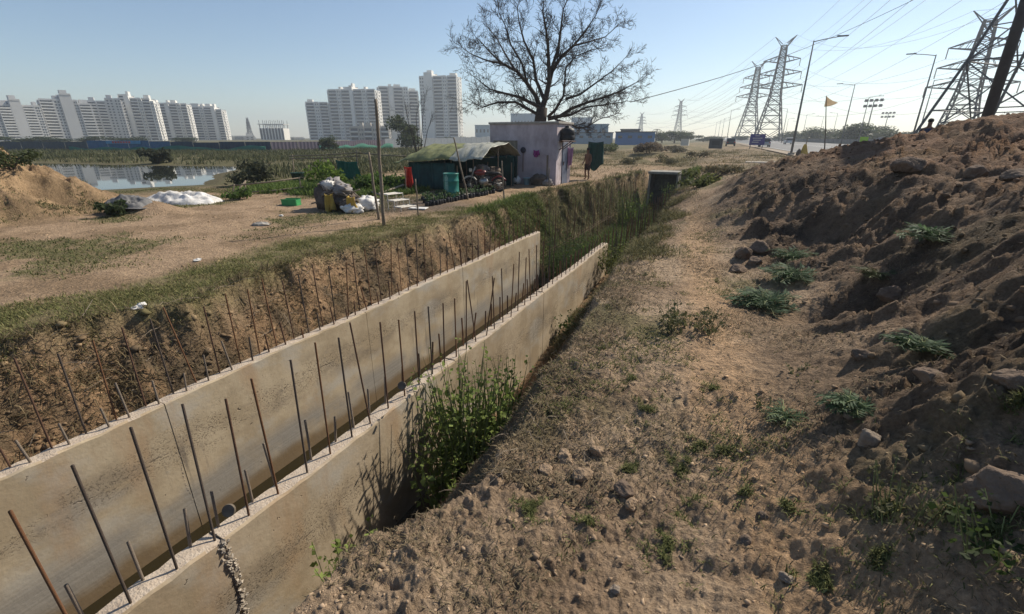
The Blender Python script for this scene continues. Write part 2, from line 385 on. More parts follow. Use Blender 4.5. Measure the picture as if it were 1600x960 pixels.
r1 = N(t, 'ShaderNodeMapRange'); r1.inputs[1].default_value = .3; r1.inputs[2].default_value = .7; r1.inputs[3].default_value = .62; r1.inputs[4].default_value = 1.3
r2 = N(t, 'ShaderNodeMapRange'); r2.inputs[1].default_value = .32; r2.inputs[2].default_value = .62; r2.inputs[3].default_value = .7; r2.inputs[4].default_value = 1.2
t.links.new(n1.outputs['Fac'], r1.inputs[0]); t.links.new(n2.outputs['Fac'], r2.inputs[0])
mu = N(t, 'ShaderNodeMath', operation='MULTIPLY'); t.links.new(r1.outputs[0], mu.inputs[0]); t.links.new(r2.outputs[0], mu.inputs[1])
vm = N(t, 'ShaderNodeVectorMath', operation='SCALE'); t.links.new(a.outputs['Color'], vm.inputs[0]); t.links.new(mu.outputs[0], vm.inputs['Scale'])
t.links.new(vm.outputs[0], p.inputs['Base Color'])
ad = N(t, 'ShaderNodeMath', operation='MULTIPLY_ADD'); ad.inputs[1].default_value = .35
t.links.new(n2.outputs['Fac'], ad.inputs[0]); t.links.new(n1.outputs['Fac'], ad.inputs[2])
ad2 = N(t, 'ShaderNodeMath', operation='MULTIPLY_ADD'); ad2.inputs[1].default_value = .25
t.links.new(vo.outputs['Distance'], ad2.inputs[0]); t.links.new(ad.outputs[0], ad2.inputs[2])
bp = N(t, 'ShaderNodeBump'); bp.inputs['Strength'].default_value = 1.0; bp.inputs['Distance'].default_value = .06
t.links.new(ad2.outputs[0], bp.inputs['Height']); t.links.new(bp.outputs[0], p.inputs['Normal'])
me.materials.append(gm)
ground = link(bpy.data.objects.new('ground', me)); tag(ground, kind='structure')

# ---- water
def water_mat(name, c, rough, bump, sc):
    m = bpy.data.materials.new(name); m.use_nodes = True; t = m.node_tree; p = t.nodes['Principled BSDF']
    p.inputs['Base Color'].default_value = (*c, 1); p.inputs['Roughness'].default_value = rough; p.inputs['IOR'].default_value = 1.33
    p.inputs['Specular IOR Level'].default_value = .5
    tc = N(t, 'ShaderNodeTexCoord'); nz = N(t, 'ShaderNodeTexNoise'); nz.inputs['Scale'].default_value = sc
    t.links.new(tc.outputs['Object'], nz.inputs['Vector'])
    b = N(t, 'ShaderNodeBump'); b.inputs['Strength'].default_value = bump; b.inputs['Distance'].default_value = .02
    t.links.new(nz.outputs['Fac'], b.inputs['Height']); t.links.new(b.outputs[0], p.inputs['Normal'])
    return m
mb = MB(); pc = POND.mean(0); pts = [tuple((q-pc)*1.06+pc)+(WATER,) for q in POND]; mb.add(pts, [tuple(range(len(pts)))])
pw = mb.build('pond_water', water_mat('pond water', (.03, .035, .03), .02, .03, 1.2)); tag(pw, kind='structure')
mb = MB(); mb.add([(-5.26,-20,-2.27),(-3.09,-20,-2.27),(-3.09,12.8,-2.27),(-5.26,12.8,-2.27)], [(0,1,2,3)])
cw = mb.build('canal_water', water_mat('canal water', (.025, .02, .01), .08, .1, 6)); tag(cw, kind='structure')
# ================================================================== CANAL WALLS
def concrete(name, base=(.45, .365, .25), dark=(.345, .27, .175), band=True):
    m = bpy.data.materials.new(name); m.use_nodes = True; t = m.node_tree; p = t.nodes['Principled BSDF']; L = t.links.new
    p.inputs['Roughness'].default_value = .88; p.inputs['Specular IOR Level'].default_value = .2
    tc = N(t, 'ShaderNodeTexCoord'); sx = N(t, 'ShaderNodeSeparateXYZ'); L(tc.outputs['Object'], sx.inputs[0])
    def noise(sc, det=6, rg_=.6, st=(1, 1, 1)):
        mp = N(t, 'ShaderNodeMapping'); mp.inputs['Scale'].default_value = st; L(tc.outputs['Object'], mp.inputs[0])
        n = N(t, 'ShaderNodeTexNoise'); n.inputs['Scale'].default_value = sc; n.inputs['Detail'].default_value = det; n.inputs['Roughness'].default_value = rg_
        L(mp.outputs[0], n.inputs['Vector']); return n.outputs['Fac']
    def rng(v, a, b, c=0., d=1.):
        n = N(t, 'ShaderNodeMapRange'); n.interpolation_type = 'SMOOTHSTEP'
        for i_, q in enumerate((a, b, c, d)): n.inputs[i_+1].default_value = q
        L(v, n.inputs[0]); return n.outputs[0]
    def math_(op, a, b):
        n = N(t, 'ShaderNodeMath', operation=op)
        for i_, q in enumerate((a, b)):
            if isinstance(q, (int, float)): n.inputs[i_].default_value = q
            else: L(q, n.inputs[i_])
        return n.outputs[0]
    def mixc(a, b, f):
        n = N(t, 'ShaderNodeMix', data_type='RGBA'); L(f, n.inputs[0])
        for i_, q in ((6, a), (7, b)):
            if isinstance(q, tuple): n.inputs[i_].default_value = (*q, 1)
            else: L(q, n.inputs[i_])
        return n.outputs[2]
    cl = mixc(dark, base, rng(noise(1.3, 8, .68), .38, .6))
    cl = mixc(cl, (.40, .39, .36), math_('MULTIPLY', rng(noise(.9, 5, .6, (1, 1, 1.7)), .5, .66), .5))                 # pale grey bloom
    cl = mixc(cl, (.36, .24, .14), math_('MULTIPLY', rng(noise(2.2, 6, .6, (1, 1, .22)), .52, .7), .6))              # rusty vertical runs
    # honeycomb / blown spots: pits in streaky clusters half-way up
    zb = math_('ABSOLUTE', math_('ADD', math_('ADD', sx.outputs[2], 1.12), math_('MULTIPLY', math_('SUBTRACT', noise(1.6, 5, .6), .5), .5)), 0.)
    near_ = rng(zb, .30, .02)
    pit = math_('MULTIPLY', rng(noise(46, 4, .75, (1, 1, 1.4)), .53, .60), math_('MULTIPLY', near_, rng(noise(1.5, 5, .7, (1, .7, 2.0)), .43, .53)))
    pit2 = math_('MAXIMUM', rng(noise(13, 4, .65), .68, .72), math_('MULTIPLY', rng(zb, .010, .003), rng(noise(4, 4, .7), .54, .6)))
    cl = mixc(cl, (.075, .06, .045), math_('MULTIPLY', math_('MAXIMUM', pit, math_('MULTIPLY', pit2, .8)), .85))
    stn = math_('MULTIPLY', math_('MULTIPLY', rng(zb, .42, .05), rng(noise(1.1, 6, .7, (1, .8, 1.6)), .46, .6)), .5)
    cl = mixc(cl, (.20, .165, .125), stn)                                   # grey weeping below the pour line
    drip = math_('MULTIPLY', rng(noise(5.5, 5, .65, (1, 1, .10)), .56, .66), math_('MULTIPLY', rng(sx.outputs[2], -.95, -1.25), rng(noise(.9, 3), .42, .58)))
    cl = mixc(cl, (.17, .14, .11), math_('MULTIPLY', drip, .7))
    if band:
        zz = math_('ADD', sx.outputs[2], math_('MULTIPLY', noise(1.1, 4), .35))
        st = rng(zz, -1.33, -1.62)                                        # damp dark grey zone of old water marks
        lines = rng(noise(3, 3, .5, (.35, .35, 16)), .35, .65, .55, 1.)
        cl = mixc(cl, mixc((.17, .15, .125), (.27, .25, .22), lines), math_('MULTIPLY', math_('MULTIPLY', st, rng(noise(.8, 4), .30, .5)), .9))
        cl = mixc(cl, (.15, .095, .04), math_('MULTIPLY', rng(zz, -1.78, -1.98), .8))        # silt left above the water
    L(cl, p.inputs['Base Color'])
    hgt = math_('SUBTRACT', math_('ADD', math_('MULTIPLY', noise(28, 5), .25), math_('MULTIPLY', noise(4, 4), .4)), math_('MULTIPLY', math_('MAXIMUM', pit, pit2), 1.0))
    b = N(t, 'ShaderNodeBump'); b.inputs['Strength'].default_value = .6; b.inputs['Distance'].default_value = .02
    L(hgt, b.inputs['Height']); L(b.outputs[0], p.inputs['Normal'])
    return m
CON = concrete('wall concrete'); CONR = concrete('wall concrete outer', (.44, .355, .25), (.32, .25, .165), band=False)
CAP = mat('wall top laitance', (.50, .42, .33), (.38, .30, .225), 14, .95, .5, 60)
SEAM = mat('seam mortar', (.52, .46, .38), (.26, .21, .16), 30, .95, .6, 60)
RUST = mat('rusty steel', (.17, .088, .05), (.075, .045, .032), 22, .75, .4, 120, spec=.3)
RUSTB = mat('cement splashed steel', (.34, .29, .23), (.12, .08, .055), 26, .9, .4, 120)
def rebar_mesh(n=8, ribs=True):
    mb = MB()
    prof = [(0.0, 1.0), (1.0, 1.0)]
    mb.tube([(0, 0, 0), (0, 0, 1)], 1.0, n); return mb
_rb = rebar_mesh(8).mesh('rebar', RUST, True); RUST2 = mat('grey brown steel', (.115, .085, .065), (.07, .055, .045), 30, .8, .4, 120); RUST3 = mat('orange rusted steel', (.24, .115, .05), (.12, .06, .035), 18, .85, .4, 120); _rbv = [_rb, _rb, rebar_mesh(8).mesh('rebar', RUST2, True), rebar_mesh(8).mesh('rebar', RUST3, True)]; _rbs = rebar_mesh(6).mesh('rebar_stub', RUSTB, True)
def rebar(parent, x, y, z, h, r=.0086, tilt=.025, me=None):
    tilt = tilt*(3.2 if rnd.random() < .08 else 1)
    return part('rebar', me or rnd.choice(_rbv), parent, (x, y, z), (rnd.gauss(0, tilt), rnd.gauss(0, tilt), rnd.random()*6), (r, r, h))
def canal_wall(name, label, xin, xout, joints, mats, seam_at, seed):
    lo, hi = min(xin, xout), max(xin, xout)
    wl = thing(name, label, 'wall', ((lo+hi)/2, joints[0], 0)); rs = random.Random(seed)
    for k, (a, b) in enumerate(zip(joints[:-1], joints[1:])):
        # a panel: slightly wavy top, cast face; top edge irregular
        n = max(6, int((b-a)/.11)); mb = MB(); y0 = joints[0]; hw = (hi-lo)/2
        vs = []; off = rs.uniform(-.006, .006)
        for i_ in range(n+1):
            y = a+.004+(b-a-.008)*i_/n; zt = WALL_TOP+.012*math.sin(y*1.7+seed)+rs.uniform(-.008, .008)
            jl = rs.uniform(-.006, .006); jr = rs.uniform(-.006, .006)
            vs += [(-hw+off, y-y0, -2.5), (-hw+off, y-y0, zt-.02), (-hw+.012+jl+off, y-y0, zt), (0+jl, y-y0, zt+rs.uniform(-.004, .012)), (hw-.012+jr+off, y-y0, zt), (hw+off, y-y0, zt-.02), (hw+off, y-y0, -2.5)]
        fs = []
        for i_ in range(n):
            for j_ in range(6): q = i_*7+j_; fs.append((q, q+1, q+8, q+7))
        fs += [tuple(range(6, -1, -1)), tuple(range(n*7, n*7+7))]
        mb.add(vs, fs); o = mb.build('wall_panel', mats, wl)
        o.data.materials.append(CAP)
        for f in o.data.polygons:
            if f.normal.z > .6: f.material_index = 1
        bm = bmesh.new(); bm.from_mesh(o.data); bmesh.ops.recalc_face_normals(bm, faces=bm.faces); bm.to_mesh(o.data); bm.free()
        for f in o.data.polygons: f.material_index = 1 if f.normal.z > .6 else 0
    for ys in joints[1:-1]:
        MB().box((0, ys-joints[0], (WALL_TOP-2.5)/2-.02), (hi-lo-.016, .03, WALL_TOP+2.5-.05)).build('joint_filler', SEAM, wl)
    for (ys, side, big) in seam_at:
        mb = MB(); xs = hi if side > 0 else lo
        for i_ in range((300 if side > 0 and xs > -4 else 60) if big else 40):
            z = WALL_TOP-.01-rs.random()*(1.45 if big else 1.2); s_ = rs.uniform(.005, .024 if big and xs > -4 else .006)
            yy = ys+rs.gauss(0, .017 if big and xs > -4 else .004)-joints[0]+.03*math.sin(z*5)
            M = Matrix.Translation((xs-(lo+hi)/2-side*.001, yy, z)) @ Matrix.Rotation(rs.random()*6, 4, Vector((rs.random()-.5, rs.random()-.5, rs.random()-.5)).normalized())
            mb.box((0, 0, 0), (s_, s_*1.3, s_*1.1), M=M)
        tag(mb.build('joint_mortar', SEAM, wl), kind='stuff')
    return wl
RJ = [-8.0, -4.8, -1.72, 1.33, 4.42, 7.47, 10.0, 12.14]
LJ = [-8.0, -4.9, -1.3, 2.2, 5.3, 8.35, 10.9, 12.9]
wr = canal_wall('canal_wall', 'near concrete channel wall with pale top and row of tall rusty rebars', -3.11, -2.94, RJ, CONR, [(1.33, 1, True), (4.42, 1, False), (7.47, 1, False), (10, 1, False)], 1)
wl = canal_wall('canal_wall', 'far concrete channel wall against the eroded left earth bank', -5.24, -5.40, LJ, CON, [(2.2, 1, True), (5.3, 1, False), (8.35, 1, False)], 2)
y = -1.9; k = 0
while y < 12.05:
    h = rnd.uniform(.96, 1.12) if y < 3 else (rnd.uniform(.82, 1.0) if y < 8.2 else rnd.uniform(.26, .36))
    rebar(wr, .045, y-RJ[0], WALL_TOP-.05, h+.05)
    if y < 12 and k % 1 == 0:
        hs = rnd.uniform(.27, .42) if y < 9 else rnd.uniform(.2, .3)
        rebar(wr, -.055, y-RJ[0]+rnd.uniform(.05, .16), WALL_TOP-.05, hs+.05, .0105, .05, _rbs if y < 3.2 else None)
    y += .268*rnd.uniform(.93, 1.07); k += 1
y = -1.6
while y < 12.8:
    h = rnd.uniform(.85, 1.0) if y < 7.4 else rnd.uniform(.45, .8)
    rebar(wl, -.045, y-LJ[0], WALL_TOP-.05, h+.05)
    rebar(wl, .03, y-LJ[0]+rnd.uniform(.08, .18), WALL_TOP-.05, rnd.uniform(.2, .42)+.05 if rnd.random() < .75 else .2, .0105, .05, _rbs if y < 3 else None)
    y += .268*rnd.uniform(.93, 1.07)
# free-standing rebar beyond the cast walls
def rebar_row(label, x, y0, y1, step, hlo, hhi):
    r_ = thing('rebar_row', label, 'rebar', (x, y0, -2.15)); y = y0
    while y < y1:
        for dx in ((-.06, .06) if x > -4 else (rnd.choice((-.06, .06)),)):
            rebar(r_, dx+rnd.gauss(0, .012), y-y0+rnd.gauss(0, .02), -.15, rnd.uniform(hlo, hhi), .0085, .02)
        y += step
    for zz in (.12, .75):
        for dx in (-.06, .06): part('tie_bar', _rb, r_, (dx*1.22, -.05, zz), (-math.pi/2, 0, 0), (.006, .006, y1-y0))
    return r_
rebar_row('row of tall bare rebars standing beyond the end of the far channel wall', -5.32, 13.05, 28.3, .24, 1.95, 2.7)
rebar_row('row of bare rebars standing beyond the end of the near channel wall', -3.03, 12.3, 26, .22, 1.75, 2.1)
# plastic spacer discs pushed on two bars of the near wall
DISC = mat('grey plastic disc', (.2, .165, .12), (.1, .08, .06), 10, .6)
def disc(u, v, label, y):
    d = thing('spacer_disc', label, 'disc', (-2.985, y, WALL_TOP+.15), .4, 'plastic discs pushed on the rebars')
    MB().lathe([(.012, -.011), (.044, -.011), (.046, -.009), (.046, .009), (.044, .011), (.012, .011)], 22).build('rim', DISC, d).rotation_euler = (R(62), R(14), 0)
disc(355, 797, 'grey plastic disc on a tall rebar near the rough mortar joint', 1.44)
disc(633, 607, 'dark plastic disc on a rebar half way along the near wall', 3.42)
# culvert at the end of the trench
CUL = mat('old culvert concrete', (.36, .34, .29), (.22, .2, .17), 5, .9, .4, 30)
DARKC = mat('dark opening concrete', (.10, .095, .085), (.06, .055, .05), 5, .9)  # darkness of the culvert opening put into the inner wall colour
cv = thing('culvert', 'small concrete culvert with slab roof at the end of the trench', 'culvert', (-4.15, 30.0, -2.2))
o = MB().box((0, .5, 2.33), (1.85, 1.4, .14)).build('roof_slab', CUL, cv); bevel(o, .02)
for s_ in (-1, 1):
    MB().box((s_*.82, .02, 1.13), (.10, .14, 2.24)).build('post', CUL, cv)
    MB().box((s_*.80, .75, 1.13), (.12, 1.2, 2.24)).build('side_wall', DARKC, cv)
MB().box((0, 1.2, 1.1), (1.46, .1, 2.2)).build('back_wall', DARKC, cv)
# ================================================================== HUT AND YARD
PINK = mat('shaded lilac limewash', (.55, .475, .50), (.30, .25, .255), 1.3, .92, .3, 14, stretch=(1, 1, .6))  # lilac tone carries the shade of the front; darker blotches are stains
PINK_LIT = mat('sunlit flaking pink render', (.60, .52, .53), (.36, .30, .29), 3.5, .92, .4, 14)  # paler copy of the hut wall, sunlight on this side put into the colour
CEM = mat('bare cement', (.38, .35, .31), (.24, .22, .19), 5, .92, .4, 25)
BAMB = mat('weathered bamboo', (.27, .22, .16), (.14, .11, .08), 9, .8, .3, 40, stretch=(1, 1, .25))
WOOD = mat('grey timber', (.30, .25, .19), (.17, .135, .10), 8, .85, .3, 40, stretch=(1, 1, .2))
DGREEN = mat('dark green net', (.022, .075, .06), (.014, .045, .036), 6, .8)
BLACKP = mat('black plastic', (.025, .025, .027), (.015, .015, .016), 8, .55)
WHITEP = mat('white plastic', (.72, .70, .66), (.52, .50, .46), 6, .6, .2, 20)
METW = mat('white painted steel', (.66, .64, .58), (.42, .36, .29), 14, .6)
TEALP = mat('teal plastic', (.028, .20, .165), (.02, .14, .115), 5, .45, .1, 10)
REDC = mat('red cloth', (.62, .06, .035), (.42, .035, .025), 6, .8, .3, 18, transl=.3)
YELC = mat('yellow cloth', (.62, .44, .10), (.40, .27, .07), 5, .85, .3, 15, transl=.2)
PURC = mat('magenta cloth', (.30, .05, .20), (.2, .03, .14), 6, .85)
GREYC = mat('grey rags', (.34, .32, .31), (.12, .11, .11), 5, .9, .5, 15)
BROWNC = mat('brown rags', (.17, .13, .10), (.07, .055, .045), 5, .9, .5, 15)
SKIN = mat('brown skin', (.20, .105, .065), (.15, .08, .05), 8, .6)
HAIR = mat('black hair', (.015, .012, .011), None, 10, .6)
def pole(name, label, base, top, r, m=BAMB, cat='pole', group=None, r1=None):
    base = Vector([float(a) for a in base]); top = Vector([float(a) for a in top]); d = top-base; n = 9
    t_ = thing(name, label, cat, base, 0, group); rs = random.Random(label)
    pts = []; rad = []
    for i_ in range(n+1):
        s_ = i_/n; q = d*s_; pts.append((q.x+.25*r*rs.gauss(0, 1)*(0 < i_ < n), q.y+.25*r*rs.gauss(0, 1)*(0 < i_ < n), q.z-(.12 if i_ == 0 else 0))); rad.append((r+((r1 or r*.75)-r)*s_)*rs.uniform(.92, 1.08))
    MB().tube(pts, rad, 8).build('shaft', m, t_, True)
    mb = MB()
    for i_ in range(1, n): mb.tube([Vector(pts[i_])-d.normalized()*.006, Vector(pts[i_])+d.normalized()*.006], rad[i_]*1.18, 8)
    mb.build('node_rings', m, t_, True); return t_
def top_of(base, u, v):
    r = ray(u, v); s_ = math.hypot(base[0], base[1])/math.hypot(r[0], r[1]); return (r[0]*s_, r[1]*s_, r[2]*s_+CAMZ)
def post_px(name, label, b, t_, r, **k):
    p_ = on(*b); return pole(name, label, p_, top_of(p_, *t_), r, **k)
# ---- hut
hb = at(868, 290, 0); HX1 = -7.85; HX0 = -11.35; HY0 = 21.1; HY1 = 23.0; HH = 2.78
hut = thing('hut', 'single storey lilac brick hut with flat roof under the bare tree', 'hut', ((HX0+HX1)/2, HY0, -.04))
cx = (HX0+HX1)/2; hw = (HX1-HX0)/2
o = MB().box((0, .08, HH/2), (2*hw, .16, HH)).build('front_wall', PINK, hut)
o = MB().box((hw-.08, (HY1-HY0)/2+.08, HH/2), (.156, HY1-HY0-.18, HH)).build('side_wall', PINK_LIT, hut); o['label'] = 'sunlit flaking side wall facing the trench'
MB().box((-hw+.08, (HY1-HY0)/2+.08, HH/2), (.156, HY1-HY0-.18, HH)).build('side_wall', PINK, hut)
MB().box((0, HY1-HY0+.08, HH/2), (2*hw, .16, HH)).build('back_wall', PINK, hut)
o = MB().box((.02, (HY1-HY0)/2+.08, HH+.05), (2*hw+.14, HY1-HY0+.3, .10)).build('roof_slab', CEM, hut); bevel(o, .015)
dr = MB().box((hw+.012, 1.15, 1.0), (.05, .75, 1.95)).build('door', mat('old blue door', (.14, .16, .22), (.09, .1, .13), 7, .7), hut)
MB().box((hw+.05, .88, 1.0), (.03, .03, .16)).build('handle', RUST, dr)
pc_ = MB()
for i_ in range(9): pc_.tube([(-hw+.32+.13*i_, -.03, 1.15), (-hw+.32+.13*i_, -.03, 2.05)], .018, 5)
pc_.box((-hw+.84, -.012, 1.6), (1.3, .02, .9)).build('cane_screen', WOOD, hut)
MB().box((hw-.42, -.06, .68), (.07, .05, 1.45)).build('prop', WOOD, hut)
em = MB(); em.lathe([(.02, 0), (.14, 0), (.14, .02), (.02, .02)], 18); o = em.build('wall_mark', mat('dark paint mark', (.05, .045, .06), None, 5, .9), hut, True, (.1-.05, -.021, 1.62)); o.rotation_euler = (R(90), 0, 0)
MB().tube([(.05, -.03, 1.48), (.05, -.03, .62)], .018, 6).build('down_pipe', RUST, hut)
# tank on the canal side of the hut
tk = thing('water_tank', 'black plastic water tank on a bracket at the hut side', 'tank', (HX1+.30, HY0+.6, 2.02))
MB().lathe([(.05, 0), (.30, .0), (.34, .06), (.34, .2), (.325, .22), (.34, .24), (.34, .42), (.28, .52), (.12, .56), (.12, .62), (.03, .64)], 22).build('body', BLACKP, tk, True)
MB().box((-.02, 0, -.04), (.66, .6, .05)).build('bracket', RUST, tk)
for s_ in (-1, 1): MB().bar((-.33, s_*.22, -.45), (.25, s_*.22, -.05), .035).build('strut', RUST, tk)
# clothes hung at the hut
def cloth(name, label, cat, loc, w_, h_, m, rz=0, seed=0, wav=.04, droop=.05, group=None):
    rs = random.Random(seed); ph = rs.random()*6
    def f(a, b):
        x = (a-.5)*w_*(1-.18*b*math.sin(3+ph)); return (x, wav*math.sin(a*11+ph)*(.4+b)+wav*.6*math.sin(a*23+b*4), -b*h_*(1-.12*math.sin(a*7+ph))-droop*math.sin(math.pi*a))
    t_ = thing(name, label, cat, loc, rz, group); o = MB().grid(f, 18, 12).build('fabric', m, t_, True); solid(o, .006); return t_
cloth('hanging_cloth', 'magenta cloth hanging on the front wall of the hut', 'cloth', (-8.85, HY0-.06, 1.6), .3, .26, PURC, 0, 3)
cloth('hanging_cloth', 'pink clothes hung on the sunlit side of the hut', 'cloth', (HX1+.12, HY0+1.65, 1.7), .45, .9, mat('pink cloth', (.42, .2, .3), (.3, .16, .24), 5, .85), R(70), 5)
cloth('green_tarp', 'dark green sheet pitched between the hut and the person', 'tarp', (HX1+.75, HY0+3.9, 1.95), .8, 1.3, DGREEN, R(8), 8, .05)
# green net screen between shed and hut
gs = thing('net_screen', 'dark green net screen leaning on the hut front beside the shed', 'screen', (-10.35, 20.75, 0))
o = MB().grid(lambda a, b: ((a-.5)*1.25, .05*math.sin(a*17)+.1*b, b*1.5+.06*math.sin(a*5)), 26, 8).build('net', DGREEN, gs, True); solid(o, .01)
for s_ in (-1, 0, 1): MB().tube([(s_*.6, .05, -.05), (s_*.6, .13, 1.6)], .022, 6).build('stake', BAMB, gs)
# white pot, bucket
pt = thing('water_pot', 'round white water pot on the ground at the hut front', 'pot', (*on(808, 288)[:2], gz(*on(808, 288)[:2])))
MB().lathe([(.06, 0), (.14, .04), (.185, .13), (.19, .2), (.15, .3), (.085, .35), (.1, .39), (.09, .39)], 22).build('body', WHITEP, pt, True)
p_ = on(823, 289); bk = thing('bucket', 'pale blue plastic bucket beside the white pot', 'bucket', p_)
MB().lathe([(.11, 0), (.115, .02), (.16, .30), (.172, .30), (.172, .33), (.15, .33), (.10, .03)], 20).build('body', mat('pale blue plastic', (.42, .58, .62), (.3, .44, .48), 5, .5), bk, True)
MB().tube([(.16*math.cos(a_), .05, .31+.1*math.sin(a_)) for a_ in np.linspace(0, math.pi, 9)], .006, 5).build('handle', METW, bk)
p_ = on(850, 288); rp_ = thing('rag_pile', 'dark heap of rags against the hut front wall', 'heap', (p_[0], HY0-.32, 0))
def blob(mb, c, s, seed, nu=20, nv=12, amp=.25, fq=2.5):
    def f(a, b):
        th_ = a*2*math.pi; ph = (b-.5)*math.pi; d = Vector((math.cos(ph)*math.cos(th_), math.cos(ph)*math.sin(th_), math.sin(ph)))
        k_ = 1+amp*float(pn(d.x*fq+seed*7.1+d.z*1.7, d.y*fq-d.z*1.9+seed))+amp*.5*float(pn(d.x*fq*2.7+d.z*3.1+seed, d.y*fq*2.7+seed*3))
        return (c[0]+d.x*s[0]*k_, c[1]+d.y*s[1]*k_, c[2]+d.z*s[2]*k_)
    mb.grid(f, nu, nv); return mb
blob(MB(), (0, 0, .2), (.42, .22, .3), 4, amp=.5, fq=4).build('bundle', BROWNC, rp_, True); blob(MB(), (.4, .02, .13), (.25, .2, .2), 9, amp=.5, fq=4).build('bundle', GREYC, rp_, True)
# ---- shed with tarpaulin roof
SX0, SX1, SY0, SY1 = -13.45, -9.55, 17.15, 20.2
sh = thing('tarp_shed', 'low shed with sagging olive and white tarpaulin roof beside the hut', 'shed', ((SX0+SX1)/2, SY0, 0)); sw = (SX1-SX0)/2
TARP = mat('mouldy olive tarpaulin', (.24, .25, .105), (.13, .14, .07), 2.2, .75, .5, 9)
TARPW = mat('clear white plastic sheet', (.46, .45, .38), (.24, .24, .18), 3, .4, .6, 12, stretch=(3, .5, 1))
def tarp(x0, x1, lift, seed, over=.35):
    def f(a, b):
        x = x0+(x1-x0)*a; yy = -over+(SY1-SY0+over*1.4)*b
        arch = math.sin(math.pi*min(1, max(0, (b*.92+.04))))**.55
        e = .35 if (x < -sw+.5) else 0
        end = sst(-sw-.55, -sw+.75, x)
        z = 1.02+lift+.86*arch*(.35+.65*float(end))+.06*float(pn(x*1.1+seed, yy*1.3))+.05*float(pn(x*3.5+seed, yy*3))+.03*float(pn(x*9+seed, yy*4))-.07*abs(math.sin(x*1.75))*(1-b)
        return (x, yy+.1*float(pn(x*2, seed)), z)
    return f
o = MB().grid(tarp(-sw-.5, sw*.42, 0, 1), 44, 26).build('tarpaulin', TARP, sh, True); solid(o, .012); o['label'] = 'olive green mouldy tarpaulin over the left of the shed'
o = MB().grid(tarp(sw*.30, sw+.2, .05, 5, .5), 30, 26).build('plastic_sheet', TARPW, sh, True); solid(o, .012); o['label'] = 'white translucent plastic sheet over the right end of the shed'
NET2 = mat('blue green sheet', (.02, .085, .08), (.012, .045, .045), 2.5, .7, .3, 8)
o = MB().grid(lambda a, b: (-sw+.1+a*2*sw*.62, .06*math.sin(a*19)+.03*math.sin(a*43), b*1.12), 46, 8).build('front_sheet', NET2, sh, True); solid(o, .01)
MB().box((-sw+.05, 1.5, .55), (.05, 2.9, 1.1)).build('end_sheet', NET2, sh)
MB().box((0, 2.95, .62), (2*sw-.1, .05, 1.24)).build('back_sheet', NET2, sh)
for xx in (-sw+.1, -.6, sw*.3, sw-.1):
    for yy, hh in ((.12, 1.02), (1.5, 1.75), (2.85, 1.05)): MB().tube([(xx, yy, -.1), (xx, yy, hh)], .032, 6).build('post', BAMB, sh)
MB().tube([(-sw, 1.5, 1.72), (sw, 1.5, 1.76)], .035, 6).build('ridge_pole', BAMB, sh)
# goods under the open end
def heap(name, label, loc, items, cat='heap'):
    t_ = thing(name, label, cat, loc); rs = random.Random(label)
    for (dx, dy, dz, sx_, sy_, sz_, m_) in items:
        blob(MB(), (dx, dy, dz), (sx_, sy_, sz_), rs.random()*20, amp=.55, fq=3.6).build('bundle', m_, t_, True)
    return t_
heap('bundle_heap', 'heap of rag bundles stored under the open end of the shed', (-10.15, 18.3, 0), [(-.5, 0, .28, .4, .35, .32, BROWNC), (.1, .1, .35, .4, .35, .4, GREYC), (.55, -.1, .25, .35, .3, .28, BROWNC), (-.1, 0, .75, .4, .3, .25, GREYC), (.4, .1, .72, .3, .25, .22, BROWNC)])
